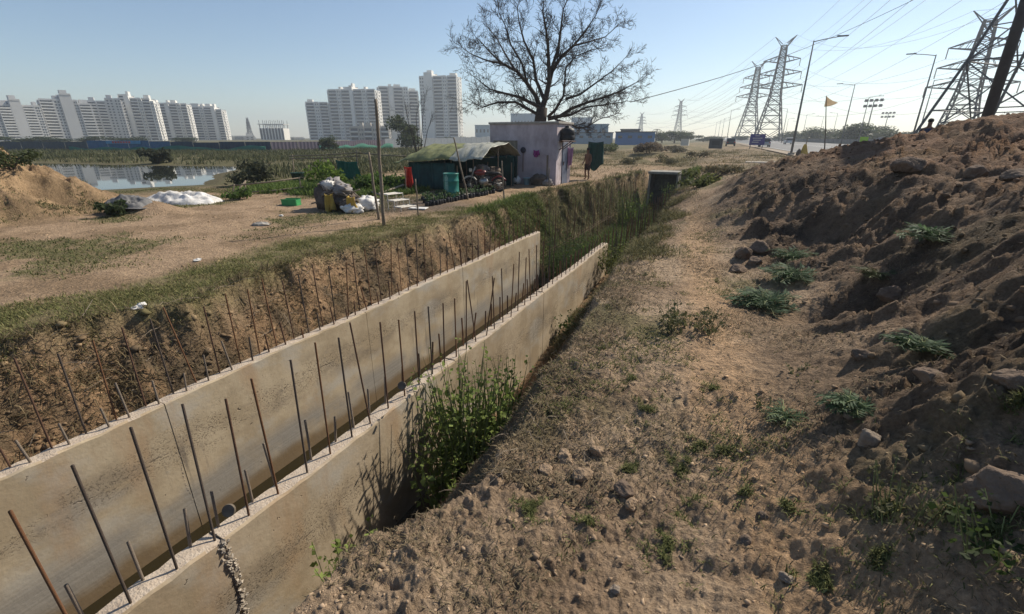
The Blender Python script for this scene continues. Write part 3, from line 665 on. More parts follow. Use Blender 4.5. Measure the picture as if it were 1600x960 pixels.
# motorcycle
def motorcycle(loc, rz):
    t_ = thing('motorcycle', 'red and white motorcycle parked in front of the tarp shed', 'motorcycle', loc, rz)
    TY = mat('tyre rubber', (.03, .03, .03), None, 10, .85); CH = mat('grey steel', (.45, .44, .42), (.25, .25, .24), 8, .4, metal=.7)
    REDP = mat('red paint', (.22, .03, .028), (.15, .02, .02), 5, .35, spec=.5)
    for x in (-.62, .62):
        wh = thing_part('wheel', t_, (x, 0, .3))
        MB().tube([(.26*math.cos(a_), 0, .26*math.sin(a_)) for a_ in np.linspace(0, 2*math.pi, 25)], .045, 8, False).build('tyre', TY, wh, True)
        r_ = MB()
        for a_ in np.linspace(0, math.pi, 7)[:-1]: r_.tube([(.24*math.cos(a_), 0, .24*math.sin(a_)), (-.24*math.cos(a_), 0, -.24*math.sin(a_))], .006, 4)
        r_.tube([(0, -.06, 0), (0, .06, 0)], .05, 10).build('hub', CH, wh)
        MB().tube([(x+.33*math.cos(a_), 0, .3+.33*math.sin(a_)) for a_ in np.linspace(.5, 2.6, 9)], .035, 6).build('mudguard', REDP if x < 0 else METW, t_, True)
    MB().tube([(.62, .06, .3), (.45, .06, .82), (.38, .05, 1.02)], .022, 6).tube([(.62, -.06, .3), (.45, -.06, .82), (.38, -.05, 1.02)], .022, 6).build('fork', CH, t_, True)
    MB().tube([(.4, 0, .85), (.1, 0, .42), (-.25, 0, .4), (-.62, 0, .3)], .028, 6).tube([(.4, 0, .85), (-.1, 0, .66), (-.62, 0, .6)], .025, 6).build('frame', BLACKP, t_, True)
    blob(MB(), (.16, 0, .78), (.27, .13, .12), 2, amp=.08).build('fuel_tank', REDP, t_, True)
    blob(MB(), (-.32, 0, .76), (.38, .13, .07), 3, amp=.08).build('seat', BLACKP, t_, True)
    blob(MB(), (.02, 0, .42), (.19, .14, .17), 4, amp=.2).build('engine', CH, t_, True)
    MB().tube([(.33, .34, 1.06), (.38, .12, 1.06), (.4, 0, 1.0), (.38, -.12, 1.06), (.33, -.34, 1.06)], .016, 6).build('handlebar', BLACKP, t_, True)
    MB().lathe([(.03, 0), (.075, .02), (.085, .1), (.08, .12)], 14).build('headlight', METW, t_, True, (.5, 0, .88)).rotation_euler = (0, R(-90+180), 0)
    MB().tube([(.05, -.16, .3), (-.3, -.17, .28), (-.75, -.17, .34)], .035, 8).build('exhaust', CH, t_, True)
    return t_
def thing_part(name, parent, loc):
    o = bpy.data.objects.new(name, None); link(o, parent); o.location = loc; o.empty_display_size = .05; return o
motorcycle((*on(757, 300)[:2], gz(*on(757, 300)[:2])), R(200))
# barrel
p_ = on(706, 309); br = thing('plastic_barrel', 'tall teal plastic barrel standing in front of the shed', 'barrel', p_)
MB().lathe([(.25, -.02), (.275, .02), (.285, .2), (.30, .22), (.285, .24), (.285, .6), (.30, .62), (.285, .64), (.28, .84), (.295, .86), (.295, .9), (.27, .9), (.26, .8)], 28).build('body', TEALP, br, True)
o = MB().grid(lambda a, b: (.292*math.cos(-1.9+a*.5), .292*math.sin(-1.9+a*.5), .86-b*.62-.1*math.sin(a*9)), 8, 10).build('pale_streak', mat('pale scrape', (.3, .42, .34), (.1, .3, .25), 20, .7), br, True); solid(o, .002)
p_ = on(690, 303); c2 = thing('cement_slab', 'flat grey slab lying beside the teal barrel', 'slab', (p_[0]+1.0, p_[1]-.3, gz(p_[0]+1, p_[1]-.3)), .15)
bevel(MB().box((0, 0, .03), (.9, .5, .07)).build('slab', CEM, c2), .012)
# red sheet on a stake
p_ = on(640, 300); cloth('red_sheet', 'bright red plastic sheet hung beside the shed', 'sheet', (p_[0], p_[1], 1.02), .42, .82, REDC, 0, 21, .05, .03)
post_px('stake', 'short stake holding up the red sheet', (634, 301), (634, 264), .02)
# poles along the bank
post_px('bamboo_pole', 'tallest bamboo pole standing at the bank edge left of the shed', (600, 353), (587, 155), .045)
post_px('bamboo_pole', 'leaning bamboo pole next to the tallest pole', (592, 343), (576, 238), .036)
post_px('bamboo_pole', 'thin pole leaning left in front of the teal barrel', (732, 312), (709, 215), .03)
post_px('bamboo_pole', 'short thin post beside the white stand near the bank edge', (654, 337), (649, 280), .024)
post_px('bamboo_pole', 'post carrying the right corner of the shed sheet', (788, 316), (784, 252), .03)
post_px('bamboo_pole', 'slim post in front of the hut corner at the bank edge', (858, 299), (858, 262), .025)
# trellis rails behind
def rail(label, a, b, za, zb, r=.03, name='rail_pole'):
    pa, pb = at(*a, za), at(*b, zb); return pole(name, label, pa, pb, r, group='rails of the rough garden fence')
def fence(label, posts, rails_):
    q0 = on(*posts[0][0]); t_ = thing('pole_fence', label, 'fence', q0); ends = []
    for b, tp in posts:
        p0 = on(*b); p1 = top_of(p0, *tp); ends.append((p0, p1))
        MB().tube([Vector(p0)-Vector(q0)-Vector((0, 0, .1)), Vector(p1)-Vector(q0)], [.035, .028], 7).build('post', BAMB, t_, True)
    for i_, j_, ka, kb in rails_:
        a_ = np.array(ends[i_][0])*(1-ka)+np.array(ends[i_][1])*ka; b_ = np.array(ends[j_][0])*(1-kb)+np.array(ends[j_][1])*kb
        d = (b_-a_); a_ = a_-d*.06; b_ = b_+d*.06
        MB().tube([Vector(a_)-Vector(q0), Vector((a_+b_)/2)-Vector(q0)+Vector((0, 0, -.03)), Vector(b_)-Vector(q0)], .03, 6).build('rail', BAMB, t_, True)
fence('low pole fence with crossed rails at the left of the garden', [((362, 307), (366, 288)), ((383, 305), (383, 284)), ((470, 300), (468, 277))], [(0, 2, .9, .95), (1, 2, .2, .3), (0, 1, 0, 1)])
fence('high bamboo trellis rail behind the creeper', [((460, 284), (457, 242)), ((560, 284), (557, 234)), ((640, 285), (640, 240))], [(0, 1, .95, .9), (1, 2, .9, .9), (0, 1, .85, .8)])
# green tub hung on the trellis, green net
p_ = on(467, 286); tb = thing('green_tub', 'dark green tub standing at the foot of the bamboo trellis', 'tub', p_); MB().lathe([(.24, 0), (.26, .02), (.34, .5), (.36, .5), (.36, .54), (.31, .54), (.25, .05)], 20).build('body', DGREEN, tb, True)
cloth('garden_net', 'green garden net hung on the trellis behind the creeper', 'net', (*on(545, 286)[:2], 1.05), 2.4, .9, mat('garden net', (.03, .16, .11), (.02, .1, .07), 8, .8, transl=.3), R(-20), 33, .1)
# rubbish heap, sacks, stand, basket
p_ = on(512, 330); hp = heap('rubbish_heap', 'big heap of rags and sticks left of the white sacks', (p_[0], p_[1]+.35, 0), [(-.35, .1, .3, .45, .4, .42, BROWNC), (.2, .1, .3, .5, .4, .36, BROWNC), (-.1, .1, .66, .4, .35, .26, GREYC), (.35, 0, .62, .3, .25, .18, GREYC), (.7, -.05, .2, .35, .3, .22, BROWNC), (-.05, -.15, .75, .18, .15, .15, WHITEP)])
rs = random.Random(5)
for i_ in range(26):
    a_ = rs.uniform(-.5, .5); x0 = rs.uniform(-.6, .7); z0 = rs.uniform(.2, .75); l_ = rs.uniform(.35, .9)
    MB().tube([(x0-l_/2*math.cos(a_), rs.uniform(-.3, .2), z0-l_*.3*math.sin(a_*2)), (x0, rs.uniform(-.3, .2), z0+.06), (x0+l_/2*math.cos(a_), rs.uniform(-.3, .2), z0+l_*.3*math.sin(a_*2))], rs.uniform(.012, .026), 5).build('stick', WOOD, hp, True)
cloth('yellow_sack', 'yellow sack cloth draped over the front of the rubbish heap', 'sack', (p_[0]+.25, p_[1]-.12, .55), .3, .5, YELC, .2, 40, .05)
cloth('yellow_sack', 'torn yellow bag lying between the rubbish heap and the white sacks', 'sack', (p_[0]+1.05, p_[1]-.02, .5), .4, .48, YELC, -.3, 44, .07)
def sack(label, u, v, s_, m, seed):
    p_ = on(u, v); t_ = thing('sack', label, 'sack', (p_[0], p_[1], p_[2]-.02), seed*.7, None)
    blob(MB(), (0, 0, s_[2]*.78), s_, seed, 28, 18, .32, 2.6).build('bag', m, t_, True)
    MB().tube([(s_[0]*.7, 0, s_[2]*.9), (s_[0]*1.05, .02, s_[2]*1.15), (s_[0]*1.2, 0, s_[2]*1.0)], [.06, .035, .07], 8).build('tied_neck', m, t_, True)
sack('large crumpled white sack beside the metal stand', 575, 329, (.36, .3, .26), WHITEP, 2)
sack('smaller white sack slumped at the left of the large one', 553, 333, (.3, .24, .17), WHITEP, 5)
sack('beige sack lying behind the two white sacks', 541, 326, (.3, .25, .24), mat('beige sack', (.4, .34, .26), (.26, .21, .15), 5, .9, .4, 18), 8)
p_ = on(622, 328); st = thing('plant_stand', 'white three tier steel stand on the bank beside the bamboo poles', 'stand', p_, R(-12))
for i_ in range(3):
    zz = .14+.17*(2-i_); xx = -.42+.3*i_
    f = MB()
    f.bar((xx, -.3, zz), (xx+.34, -.3, zz), .028).bar((xx, .3, zz), (xx+.34, .3, zz), .028).bar((xx, -.3, zz), (xx, .3, zz), .028).bar((xx+.34, -.3, zz), (xx+.34, .3, zz), .028)
    for k_ in range(1, 5): f.bar((xx+.07*k_, -.3, zz), (xx+.07*k_, .3, zz), .014)
    f.build('tier', METW, st)
    for yy in (-.3, .3): MB().bar((xx+.34, yy, -.03), (xx+.34, yy, zz), .028).build('leg', METW, st)
for yy in (-.3, .3): MB().bar((-.42, yy, -.03), (-.42, yy, .48), .028).build('leg', METW, st)
p_ = on(654, 327); o = thing('white_board', 'small white board lying flat on the bank beside the stand', 'board', p_, .3); bevel(MB().box((0, 0, .03), (.55, .35, .03)).build('board', WHITEP, o), .006)
p_ = on(456, 321); bs = thing('green_basket', 'small bright green plastic basket left of the rubbish heap', 'basket', p_, .4)
mb = MB(); BG = mat('bright green plastic', (.05, .30, .10), (.035, .22, .07), 6, .5)
for s_ in (-1, 1): mb.box((0, s_*.17, .1), (.5, .02, .2)); mb.box((s_*.25, 0, .1), (.02, .32, .198))
mb.box((0, 0, .012), (.47, .31, .02)); mb.build('tray', BG, bs)
MB().box((0, -.17, .21), (.53, .03, .025)).box((0, .17, .21), (.53, .03, .025)).build('rim', BG, bs)
p_ = on(408, 352); o = thing('broken_slab', 'lone pale stone slab lying on the left track', 'stone', p_, .5); blob(MB(), (0, 0, .02), (.24, .15, .06), 7, 12, 8, .3).build('stone', CEM, o)
# boards and plank leaning by the stand
for lb, a_, b_, r_ in (('long plank lying behind the white stand', (592, 306), (632, 300), .05), ('thin pole lying in front of the shed sheet', (575, 300), (600, 320), .03)):
    pa, pb = on(*a_), on(*b_); t_ = thing('plank', lb, 'plank', pa); d = Vector(pb)-Vector(pa); MB().tube([(0, 0, .06), d+Vector((0, 0, .28))], r_, 4).build('board', WOOD, t_)
# nursery bags with seedlings
SEED = mat('seedling leaves', (.07, .13, .035), (.04, .08, .025), 8, .7, transl=.3)
def nursery(loc, first=[None]):
    if first[0] is None:
        t_ = thing('nursery_bag', 'black nursery bag with seedling in the rows along the path by the shed', 'plant bag', loc, 0, 'black nursery bags with seedlings')
        MB().lathe([(.055, -.02), (.07, .02), (.072, .13), (.066, .14), (.03, .135)], 10).build('bag', BLACKP, t_, True)
        mb = MB(); rs = random.Random(2)
        for k_ in range(12):
            a_ = rs.random()*6.28; l_ = rs.uniform(.06, .13); z0 = .14+rs.random()*.1; wd = .02
            dx, dy = math.cos(a_), math.sin(a_)
            mb.add([(0, 0, z0), (dx*l_*.5-dy*wd, dy*l_*.5+dx*wd, z0+.06), (dx*l_, dy*l_, z0+.03), (dx*l_*.5+dy*wd, dy*l_*.5-dx*wd, z0+.06)], [(0, 1, 2, 3)])
        mb.tube([(0, 0, .1), (0, 0, .24)], .005, 4).build('seedling', SEED, t_); first[0] = t_; return
    c = copy_tree(first[0]); c.location = loc; c.rotation_euler = (0, 0, rnd.random()*6); s_ = rnd.uniform(.85, 1.25); c.scale = (s_, s_, s_)
for i_, (a_, b_) in enumerate([((668, 323), (770, 303)), ((664, 318), (765, 298)), ((662, 313), (700, 309))]):
    n_ = (24, 20, 7)[i_]
    for k_ in range(n_):
        s_ = k_/(n_-1); p_ = on(a_[0]+(b_[0]-a_[0])*s_+rnd.uniform(-1, 1), a_[1]+(b_[1]-a_[1])*s_+rnd.uniform(-.6, .6)); nursery((p_[0], p_[1], p_[2]))
# crumpled tarps by the pond
def crumple(name, label, u, v, sx_, sy_, h_, m, seed, amp=.5):
    p_ = on(u, v); t_ = thing(name, label, 'tarp', (p_[0], p_[1], 0), R(20))
    def f(a, b):
        x = (a-.5)*2; y = (b-.5)*2; e = max(0, 1-(x*x+y*y))
        X_ = x*sx_*(1+.15*float(pn(a*4+seed, b*3))); Y_ = y*sy_
        z = h_*e**.6*(.7+amp*float(fbm(np.array(a*5+seed), np.array(b*4), 2)))+.35*h_*e*float(ridg(np.array(a*3.3+seed), np.array(b*3.3), 3))
        z = z+.26*h_*e**.3*float(ridg(np.array(a*8+seed), np.array(b*6), 4))
        return (X_, Y_, z+p_[2]-.05*(1-e))
    o = MB().grid(f, 54, 40).build('sheet', m, t_, True); solid(o, .01); return t_
crumple('crumpled_sheet', 'crumpled white plastic sheeting heaped beside the pond', 283, 316, 1.5, .8, .32, mat('dirty white sheeting', (.74, .72, .69), (.5, .46, .4), 2.5, .6, .5, 14), 3, .6)
crumple('crumpled_sheet', 'grey crumpled tarp at the foot of the left mound', 203, 320, .75, .5, .26, mat('grey sheeting', (.22, .21, .2), (.1, .1, .1), 3, .7, .4, 12), 11, .6)
# ---- people
def skin_body(name, parent, V_, E_, Rd, m):
    me = bpy.data.meshes.new(name); me.from_pydata(V_, E_, []); me.materials.append(m)
    o = bpy.data.objects.new(name, me); link(o, parent)
    o.modifiers.new('skin', 'SKIN'); sl = me.skin_vertices[0].data
    for i_, r_ in enumerate(Rd): sl[i_].radius = (r_, r_) if not hasattr(r_, '__len__') else r_
    sl[0].use_root = True
    s_ = o.modifiers.new('sub', 'SUBSURF'); s_.levels = 2; s_.render_levels = 2; me.shade_smooth(); o.modifiers['skin'].use_smooth_shade = True
    return o
def person(label, loc, rz, shirt, trousers, sc=1.0, armup=False, bare=True):
    t_ = thing('person', label, 'person', loc, rz); t_.scale = (sc, sc, sc)
    V_ = [(0,0,.92),(0,0,1.12),(0,0,1.34),(0,.01,1.47),(0,.02,1.56),(0,.03,1.66),
          (-.1,0,.86),(-.12,.03,.48),(-.13,-.01,.08),(-.13,.13,.03),(.1,0,.86),(.13,.05,.48),(.14,-.02,.08),(.14,.12,.03),
          (-.19,0,1.38),(-.26,-.02,1.1),(-.26,.1,.88),(-.25,.16,.8),(.19,0,1.38),(.27,-.02,1.1),(.25,.14,.9),(.23,.22,.83)]
    E_ = [(0,1),(1,2),(2,3),(3,4),(4,5),(0,6),(6,7),(7,8),(8,9),(0,10),(10,11),(11,12),(12,13),(2,14),(14,15),(15,16),(16,17),(2,18),(18,19),(19,20),(20,21)]
    Rd = [(.15,.11),(.14,.1),(.17,.11),.06,.075,(.085,.1),.085,.06,.04,.035,.085,.06,.04,.035,.055,.045,.035,.032,.055,.045,.035,.032]
    skin_body('body', t_, V_, E_, Rd, SKIN)
    blob(MB(), (0, .0, 1.69), (.095, .11, .09), 3, 16, 10, .08).build('hair', HAIR, t_, True)
    for s_ in (-1, 1):
        q = skin_body('trouser_leg', t_, [(s_*.085, 0, .93), (s_*.1, .0, .8), (s_*.125, .035, .5 if bare else .16)], [(0,1),(1,2)], [.13,.115,.09 if bare else .07], trousers)
    if shirt: 
        skin_body('shirt', t_, [(0,0,.9),(0,0,1.12),(0,0,1.36),(0,.01,1.44)], [(0,1),(1,2),(2,3)], [(.18,.135),(.17,.125),(.2,.13),(.09,.08)], shirt)
        for s_ in (-1, 1): skin_body('sleeve', t_, [(s_*.17,0,1.38),(s_*.265,-.02,1.1),(s_*.265,.08,.93)], [(0,1),(1,2)], [.075,.062,.055], shirt)
    return t_
p_ = on(917, 281); person('bare chested person in dark shorts standing beside the hut', p_, R(150), None, mat('dark shorts', (.05, .03, .03), None, 6, .9), .93)
NAVY = mat('navy jacket', (.035, .045, .09), (.02, .025, .05), 6, .85); 
mp_ = aty(1450, 205, 19.5); mz = gz(mp_[0], mp_[1]); hd = aty(1450, 188, 19.5)[2]
person('man in navy jacket standing behind the crest of the soil heap', (mp_[0], mp_[1], mz-.02), R(160), NAVY, NAVY, max(.8, min(1.12, (hd-mz)/1.78)), False, False)
# ================================================================== BACKGROUND
GALV = mat('galvanised steel', (.085, .088, .092), (.06, .063, .066), 5, .7)
LAMPG = mat('grey lamp steel', (.13, .135, .14), (.10, .10, .105), 5, .6)
ROADZ = .42
# ---- road (runs almost along the trench, drifting left)
def rx(x0, y): return x0-.066*(y-60)
def road_strip(name, xa, xb, z, m, y0=-60, y1=1000, n=60):
    mb = MB(); ys = [y0+(y1-y0)*(i_/n)**1.6 for i_ in range(n+1)]
    mb.grid(lambda a, b: (rx(xa+(xb-xa)*a, ys[int(round(b*n))]), ys[int(round(b*n))], z), 2, n); return mb.build(name, m)
ASPH = mat('light grey asphalt', (.13, .125, .118), (.095, .09, .085), .6, .75, .2, 30, spec=.4)  # the road surface's own light grey
tag(road_strip('road', 6.5, 31, ROADZ, ASPH), kind='structure')
LINE = mat('white road paint', (.7, .7, .66), (.5, .5, .47), 2, .7)
for xx in (6.9, 17.2, 18.4, 30.6): tag(road_strip('road_marking', xx, xx+.16, ROADZ+.005, LINE), kind='structure')
tag(road_strip('road_shoulder', 4.6, 6.5, ROADZ-.03, mat('dusty shoulder', (.36, .29, .21), (.26, .2, .14), .8, .95, .4, 8)), kind='structure')
BARR = mat('barrier concrete', (.17, .165, .155), (.11, .105, .10), .7, .9, .3, 6)
bar_ = thing('road_barrier', 'long dark barrier wall along the far side of the road', 'barrier', (rx(32, 40), 40, ROADZ))
y = 40
while y < 330:
    l_ = 5.8; MB().box((0, 0, .6), (.35, l_, 1.25)).build('segment', BARR, bar_, loc=(rx(32, y)-rx(32, 40), y-40, 0)).rotation_euler = (0, 0, .066); y += 6.0
wk = thing('boundary_wall', 'low pale wall far behind the road under the trees', 'wall', (rx(60, 60), 60, .3))
for k_ in range(20): MB().box((0, 0, 1.0), (.3, 11.8, 2.0)).build('section', mat('pale wall', (.4, .39, .37), (.3, .29, .27), .5, .9) if k_ == 0 else bpy.data.materials['pale wall'], wk, loc=(-.066*12*k_, 12*k_, 0))
# ---- street lamps: the height is usual (about 11 m), the pixel of the mast head gives the direction
def lamp_mesh(arm, h=11.0):
    mb = MB(); mb.tube([(0, 0, 0), (0, 0, h*.5), (0, 0, h)], [.12, .09, .055], 10); return mb
_lm = {}
def lamp(u, v, arm, label, group=None, double=False):
    r_ = ray(u, v); zt = 11.0+ROADZ-.05; p_ = r_*((zt-CAMZ)/r_[2])
    t_ = thing('street_lamp', label, 'street lamp', (p_[0], p_[1], ROADZ-.1), 0, group)
    if 'm' not in _lm:
        _lm['m'] = lamp_mesh(1).mesh('mast', LAMPG, True)
        a_ = MB(); a_.tube([(0, 0, 0), (.9, 0, .16), (2.1, 0, .3)], [.045, .04, .035], 8); _lm['a'] = a_.mesh('arm', LAMPG, True)
        h_ = MB(); h_.box((2.45, 0, .33), (.85, .26, .1)); h_.box((2.05, 0, .35), (.25, .14, .14)); _lm['h'] = h_.mesh('lamp_head', LAMPG)
        b_ = MB(); b_.box((0, 0, .12), (.6, .6, .3)); _lm['b'] = b_.mesh('plinth', CUL)
    part('mast', _lm['m'], t_); part('plinth', _lm['b'], t_)
    for s_ in ((arm, -arm) if double else (arm,)):
        a_ = part('arm', _lm['a'], t_, (0, 0, 10.9), (0, 0, 0 if s_ > 0 else math.pi)); part('lamp_head', _lm['h'], a_)
lamp(1272, 63, 1, 'nearest tall street lamp with arm reaching right over the road')
lamp(1463, 85, -1, 'tall street lamp at the right with arm pointing left beside the big pylon')
lamp(1460, 125, 1, 'street lamp crossing behind the right hand lamp with arm pointing right')
lamp(1336, 132, -1, 'middle distance street lamp with arm pointing left, right of the flag')
lamp(1358, 152, 1, 'middle distance street lamp with arm pointing right near the floodlight masts')
lamp(1231, 170, -1, 'small street lamp with left arm just right of the central pylon')
lamp(1261, 179, 1, 'small distant street lamp with right arm left of the flag')
for q in ((1232, 186, 1), (1287, 182, -1), (1309, 177, -1), (1247, 190, -1), (1143, 172, 1), (1132, 185, 1), (1126, 188, 1), (1120, 191, 1)):
    lamp(*q, 'tiny far street lamp in the line fading along the road', 'far street lamps along the road')
# ---- floodlight masts
def flood(u, v, d, label):
    p_ = atd(u, v, d); h = p_[2]-.3; t_ = thing('floodlight_mast', label, 'floodlight', (p_[0], p_[1], .25), R(-25), None)
    MB().tube([(0, 0, 0), (0, 0, h)], [.3, .16], 8).build('mast', LAMPG, t_, True)
    MB().box((0, 0, h), (6.2, .25, .18)).box((0, 0, h+1.9), (6.2, .25, .18)).box((0, 0, h+.95), (.25, .2, 2.0)).build('crossbar', LAMPG, t_)
    for zz in (h, h+1.9):
        for xx in (-2.4, -.8, .8, 2.4): bevel(MB().box((xx, -.4, zz+.1), (1.0, .6, .95)).build('floodlight', LAMPG, t_), .1)
flood(1364, 166, 230, 'nearer floodlight mast with two rows of lamps'); flood(1387, 183, 330, 'smaller farther floodlight mast with two rows of lamps')
# ---- pylons
def pylon_meshes(H, wb, wt, bar_t, arms):
    """lattice tower: legs taper to a waist then run up straight"""
    zw = H*.62
    def hw(z): return (wb+(wt*1.15-wb)*(z/zw)**.9)/2 if z < zw else (wt*1.15+(wt*.55-wt*1.15)*((z-zw)/(H-zw)))/2
    lv = [0]; 
    while lv[-1] < H*.985:
        st_ = max(hw(lv[-1])*1.25, H*.032); lv.append(min(H, lv[-1]+st_))
    legs = [MB() for _ in range(4)]; br = MB()
    cs = [(-1, -1), (1, -1), (1, 1), (-1, 1)]
    for a_, b_ in zip(lv[:-1], lv[1:]):
        ha, hb_ = hw(a_), hw(b_)
        for k_ in range(4):
            c0, c1 = cs[k_], cs[(k_+1) % 4]
            legs[k_].bar((c0[0]*ha, c0[1]*ha, a_), (c0[0]*hb_, c0[1]*hb_, b_), bar_t*1.5, 4)
            br.bar((c0[0]*ha, c0[1]*ha, a_), (c1[0]*hb_, c1[1]*hb_, b_), bar_t*.8, 3); br.bar((c1[0]*ha, c1[1]*ha, a_), (c0[0]*hb_, c0[1]*hb_, b_), bar_t*.8, 3)
            br.bar((c0[0]*hb_, c0[1]*hb_, b_), (c1[0]*hb_, c1[1]*hb_, b_), bar_t*.8, 3)
            if ha > 2.2:
                m0 = ((c0[0]*ha+c1[0]*ha)/2, (c0[1]*ha+c1[1]*ha)/2, a_); mm = (a_+b_)/2; hm_ = (ha+hb_)/2
                ctr = ((c0[0]+c1[0])/2*hm_, (c0[1]+c1[1])/2*hm_, mm)
                br.bar((c0[0]*hm_, c0[1]*hm_, mm), ctr, bar_t*.6, 3); br.bar((c1[0]*hm_, c1[1]*hm_, mm), ctr, bar_t*.6, 3)
    am = []
    for z, ln in arms:
        for s_ in (-1, 1):
            mb = MB(); h0 = hw(z); tip = (s_*(h0+ln), 0, z+.02*H)
            for yy in (-1, 1):
                mb.bar((s_*h0, yy*h0, z), tip, bar_t, 3); mb.bar((s_*hw(z+.05*H), yy*hw(z+.05*H), z+.05*H), tip, bar_t, 3)
                for q in (.3, .6):
                    A = Vector((s_*h0, yy*h0, z)).lerp(Vector(tip), q); B = Vector((s_*h0, yy*h0, z+.05*H)).lerp(Vector(tip), q-.15); mb.bar(A, B, bar_t*.6, 3)
                    mb.bar(A, Vector((s_*h0, -yy*h0, z)).lerp(Vector(tip), q), bar_t*.6, 3)
            am.append((mb, tip))
    pk = []
    for s_ in (-1, 1):
        mb = MB(); h0 = hw(H); tip = (s_*(h0+H*.06), 0, H*1.055)
        for yy in (-1, 1): mb.bar((s_*h0, yy*h0, H), tip, bar_t, 3); mb.bar((s_*h0*.2, yy*h0, H*.955), tip, bar_t, 3)
        pk.append((mb, tip))
    return legs, br, am, pk
INS = mat('brown insulator', (.18, .12, .1), None, 5, .4)
class Pyl: pass
def pylon(label, base, H, wb, wt, rz, bt=.28, arms=((.66, .15), (.76, .13), (.86, .11))):
    t_ = thing('pylon', label, 'pylon', base, rz)
    L_, B_, A_, K_ = pylon_meshes(H, wb, wt, bt, [(H*a, H*l) for a, l in arms])
    [l2.build('leg', GALV, t_) for l2 in L_]; tag(B_.build('bracing', GALV, t_), kind='stuff')
    tips = []; M = Matrix.Translation(base) @ Matrix.Rotation(rz, 4, 'Z')
    for mb, tip in A_:
        a_ = mb.build('crossarm', GALV, t_)
        MB().tube([(tip[0], 0, tip[2]), (tip[0], 0, tip[2]-H*.055)], bt*.5, 5).build('insulator', INS, a_)
        tips.append(M @ Vector((tip[0], 0, tip[2]-H*.055)))
    for mb, tip in K_: mb.build('peak', GALV, t_); tips.append(M @ Vector(tip))
    return tips
def pyl_px(label, u, v_top, d, H, wb, wt, rz, **k):
    p_ = atd(u, 212, d); return pylon(label, Vector((p_[0], p_[1], atd(u, v_top, d)[2]-H*1.05)), H, wb, wt, rz, **k)
P1 = pyl_px('tall lattice pylon right of centre, the front one of the pair', 1200, 60, 258, 53, 16.5, 3.6, R(-10))
P2 = pyl_px('lattice pylon just behind and left of the front pair pylon', 1167, 97, 318, 48, 15.5, 3.6, R(-10))
P3 = pyl_px('lattice pylon at the right behind the big near one', 1491, 22, 178, 46, 15.5, 4.0, R(-25), bt=.24)
_p4 = atd(1612, 205, 72)
P4 = pylon('huge near lattice pylon cut by the right edge of the picture', Vector((float(_p4[0]), float(_p4[1]), .3)), 36, 14.5, 3.4, R(-42), bt=.17)
P5 = pyl_px('small far pylon left of the central pair', 1058, 155, 620, 48, 12, 3.5, R(-5), bt=.3)
P6 = pyl_px('tiny far pylon nearest the blue building', 1000, 176, 850, 46, 12, 3.5, R(-5), bt=.4)
P7 = pyl_px('far pylon beside the unfinished block at the left', 391, 184, 650, 30, 9, 2.6, R(-60), bt=.35)
# conductors
WIRE = mat('conductor', (.28, .28, .29), None, 5, .5)
def wire(mb, a, b, sag, r, n=20):
    pts = []
    for i_ in range(n+1):
        s_ = i_/n; q = Vector(a).lerp(Vector(b), s_); q.z -= sag*4*s_*(1-s_); pts.append(q)
    mb.tube(pts, r, 3, False)
def line_(label, A, B, sag, r):
    t_ = thing('power_line', label, 'power line', (float(A[0].x), float(A[0].y), float(A[0].z)), 0)
    for a_, b_ in zip(A, B):
        mb = MB(); wire(mb, a_-A[0], b_-A[0], sag, r); mb.build('conductor', WIRE, t_)
P8 = [Vector((float(q[0]), float(q[1]), float(q[2])))+Vector((60, -190, 8)) for q in [tuple(v_) for v_ in P4]]
line_('conductors strung from the front central pylon to the right hand pylon', P1, P3, 7, .035)
line_('conductors strung from the left pair pylon back to the far small pylon', P2, P5, 9, .07)
line_('conductors strung from the front central pylon to the far tiny pylon', P1, P6, 14, .07)
line_('conductors strung from the right hand pylon out past the huge pylon', P3, [q+Vector((150, -120, 0)) for q in P3], 6, .03)
line_('conductors strung from the left pair pylon over the road to the huge pylon', P2, P4, 8, .035)
line_('conductors running from the huge near pylon out of the picture', P4, P8, 5, .02)
# dark service cable from the tree past the nearest lamp
cb = thing('service_cable', 'dark overhead cable rising from the bare tree past the nearest lamp', 'cable', atd(985, 160, 27.5)); mb = MB()
a0 = Vector(atd(985, 160, 27.5)); a1 = Vector(atd(1272, 70, 59.9)); a2 = Vector(atd(1440, -6, 46))
wire(mb, Vector((0, 0, 0)), a1-a0, .25, .022); wire(mb, a1-a0, a2-a0, .1, .02); mb.build('cable', mat('black cable', (.012, .012, .012), None, 5, .95, spec=.05), cb)
# big dark post at the right
p_ = atd(1540, 190, 24); bp_ = thing('billboard_post', 'thick dark steel post rising out of the top right of the picture', 'post', (p_[0], p_[1], .3))
MB().lathe([(.165, 0), (.15, 11)], 20).build('column', mat('dark post steel', (.05, .045, .045), (.035, .03, .03), 3, .6), bp_, True)
MB().lathe([(.32, -.1), (.32, 2.05), (.28, 2.12)], 16).build('footing', CEM, bp_, True)
MB().box((0, 0, 11), (.5, 3, .3)).build('head_beam', LAMPG, bp_)
bw = atd(1590, 200, 30); o = thing('concrete_beam', 'pale concrete parapet behind the top of the soil heap', 'parapet', (bw[0], bw[1], .3), R(-30)); MB().box((0, 0, 1.0), (6.0, .3, 2.35)).build('parapet', CEM, o)
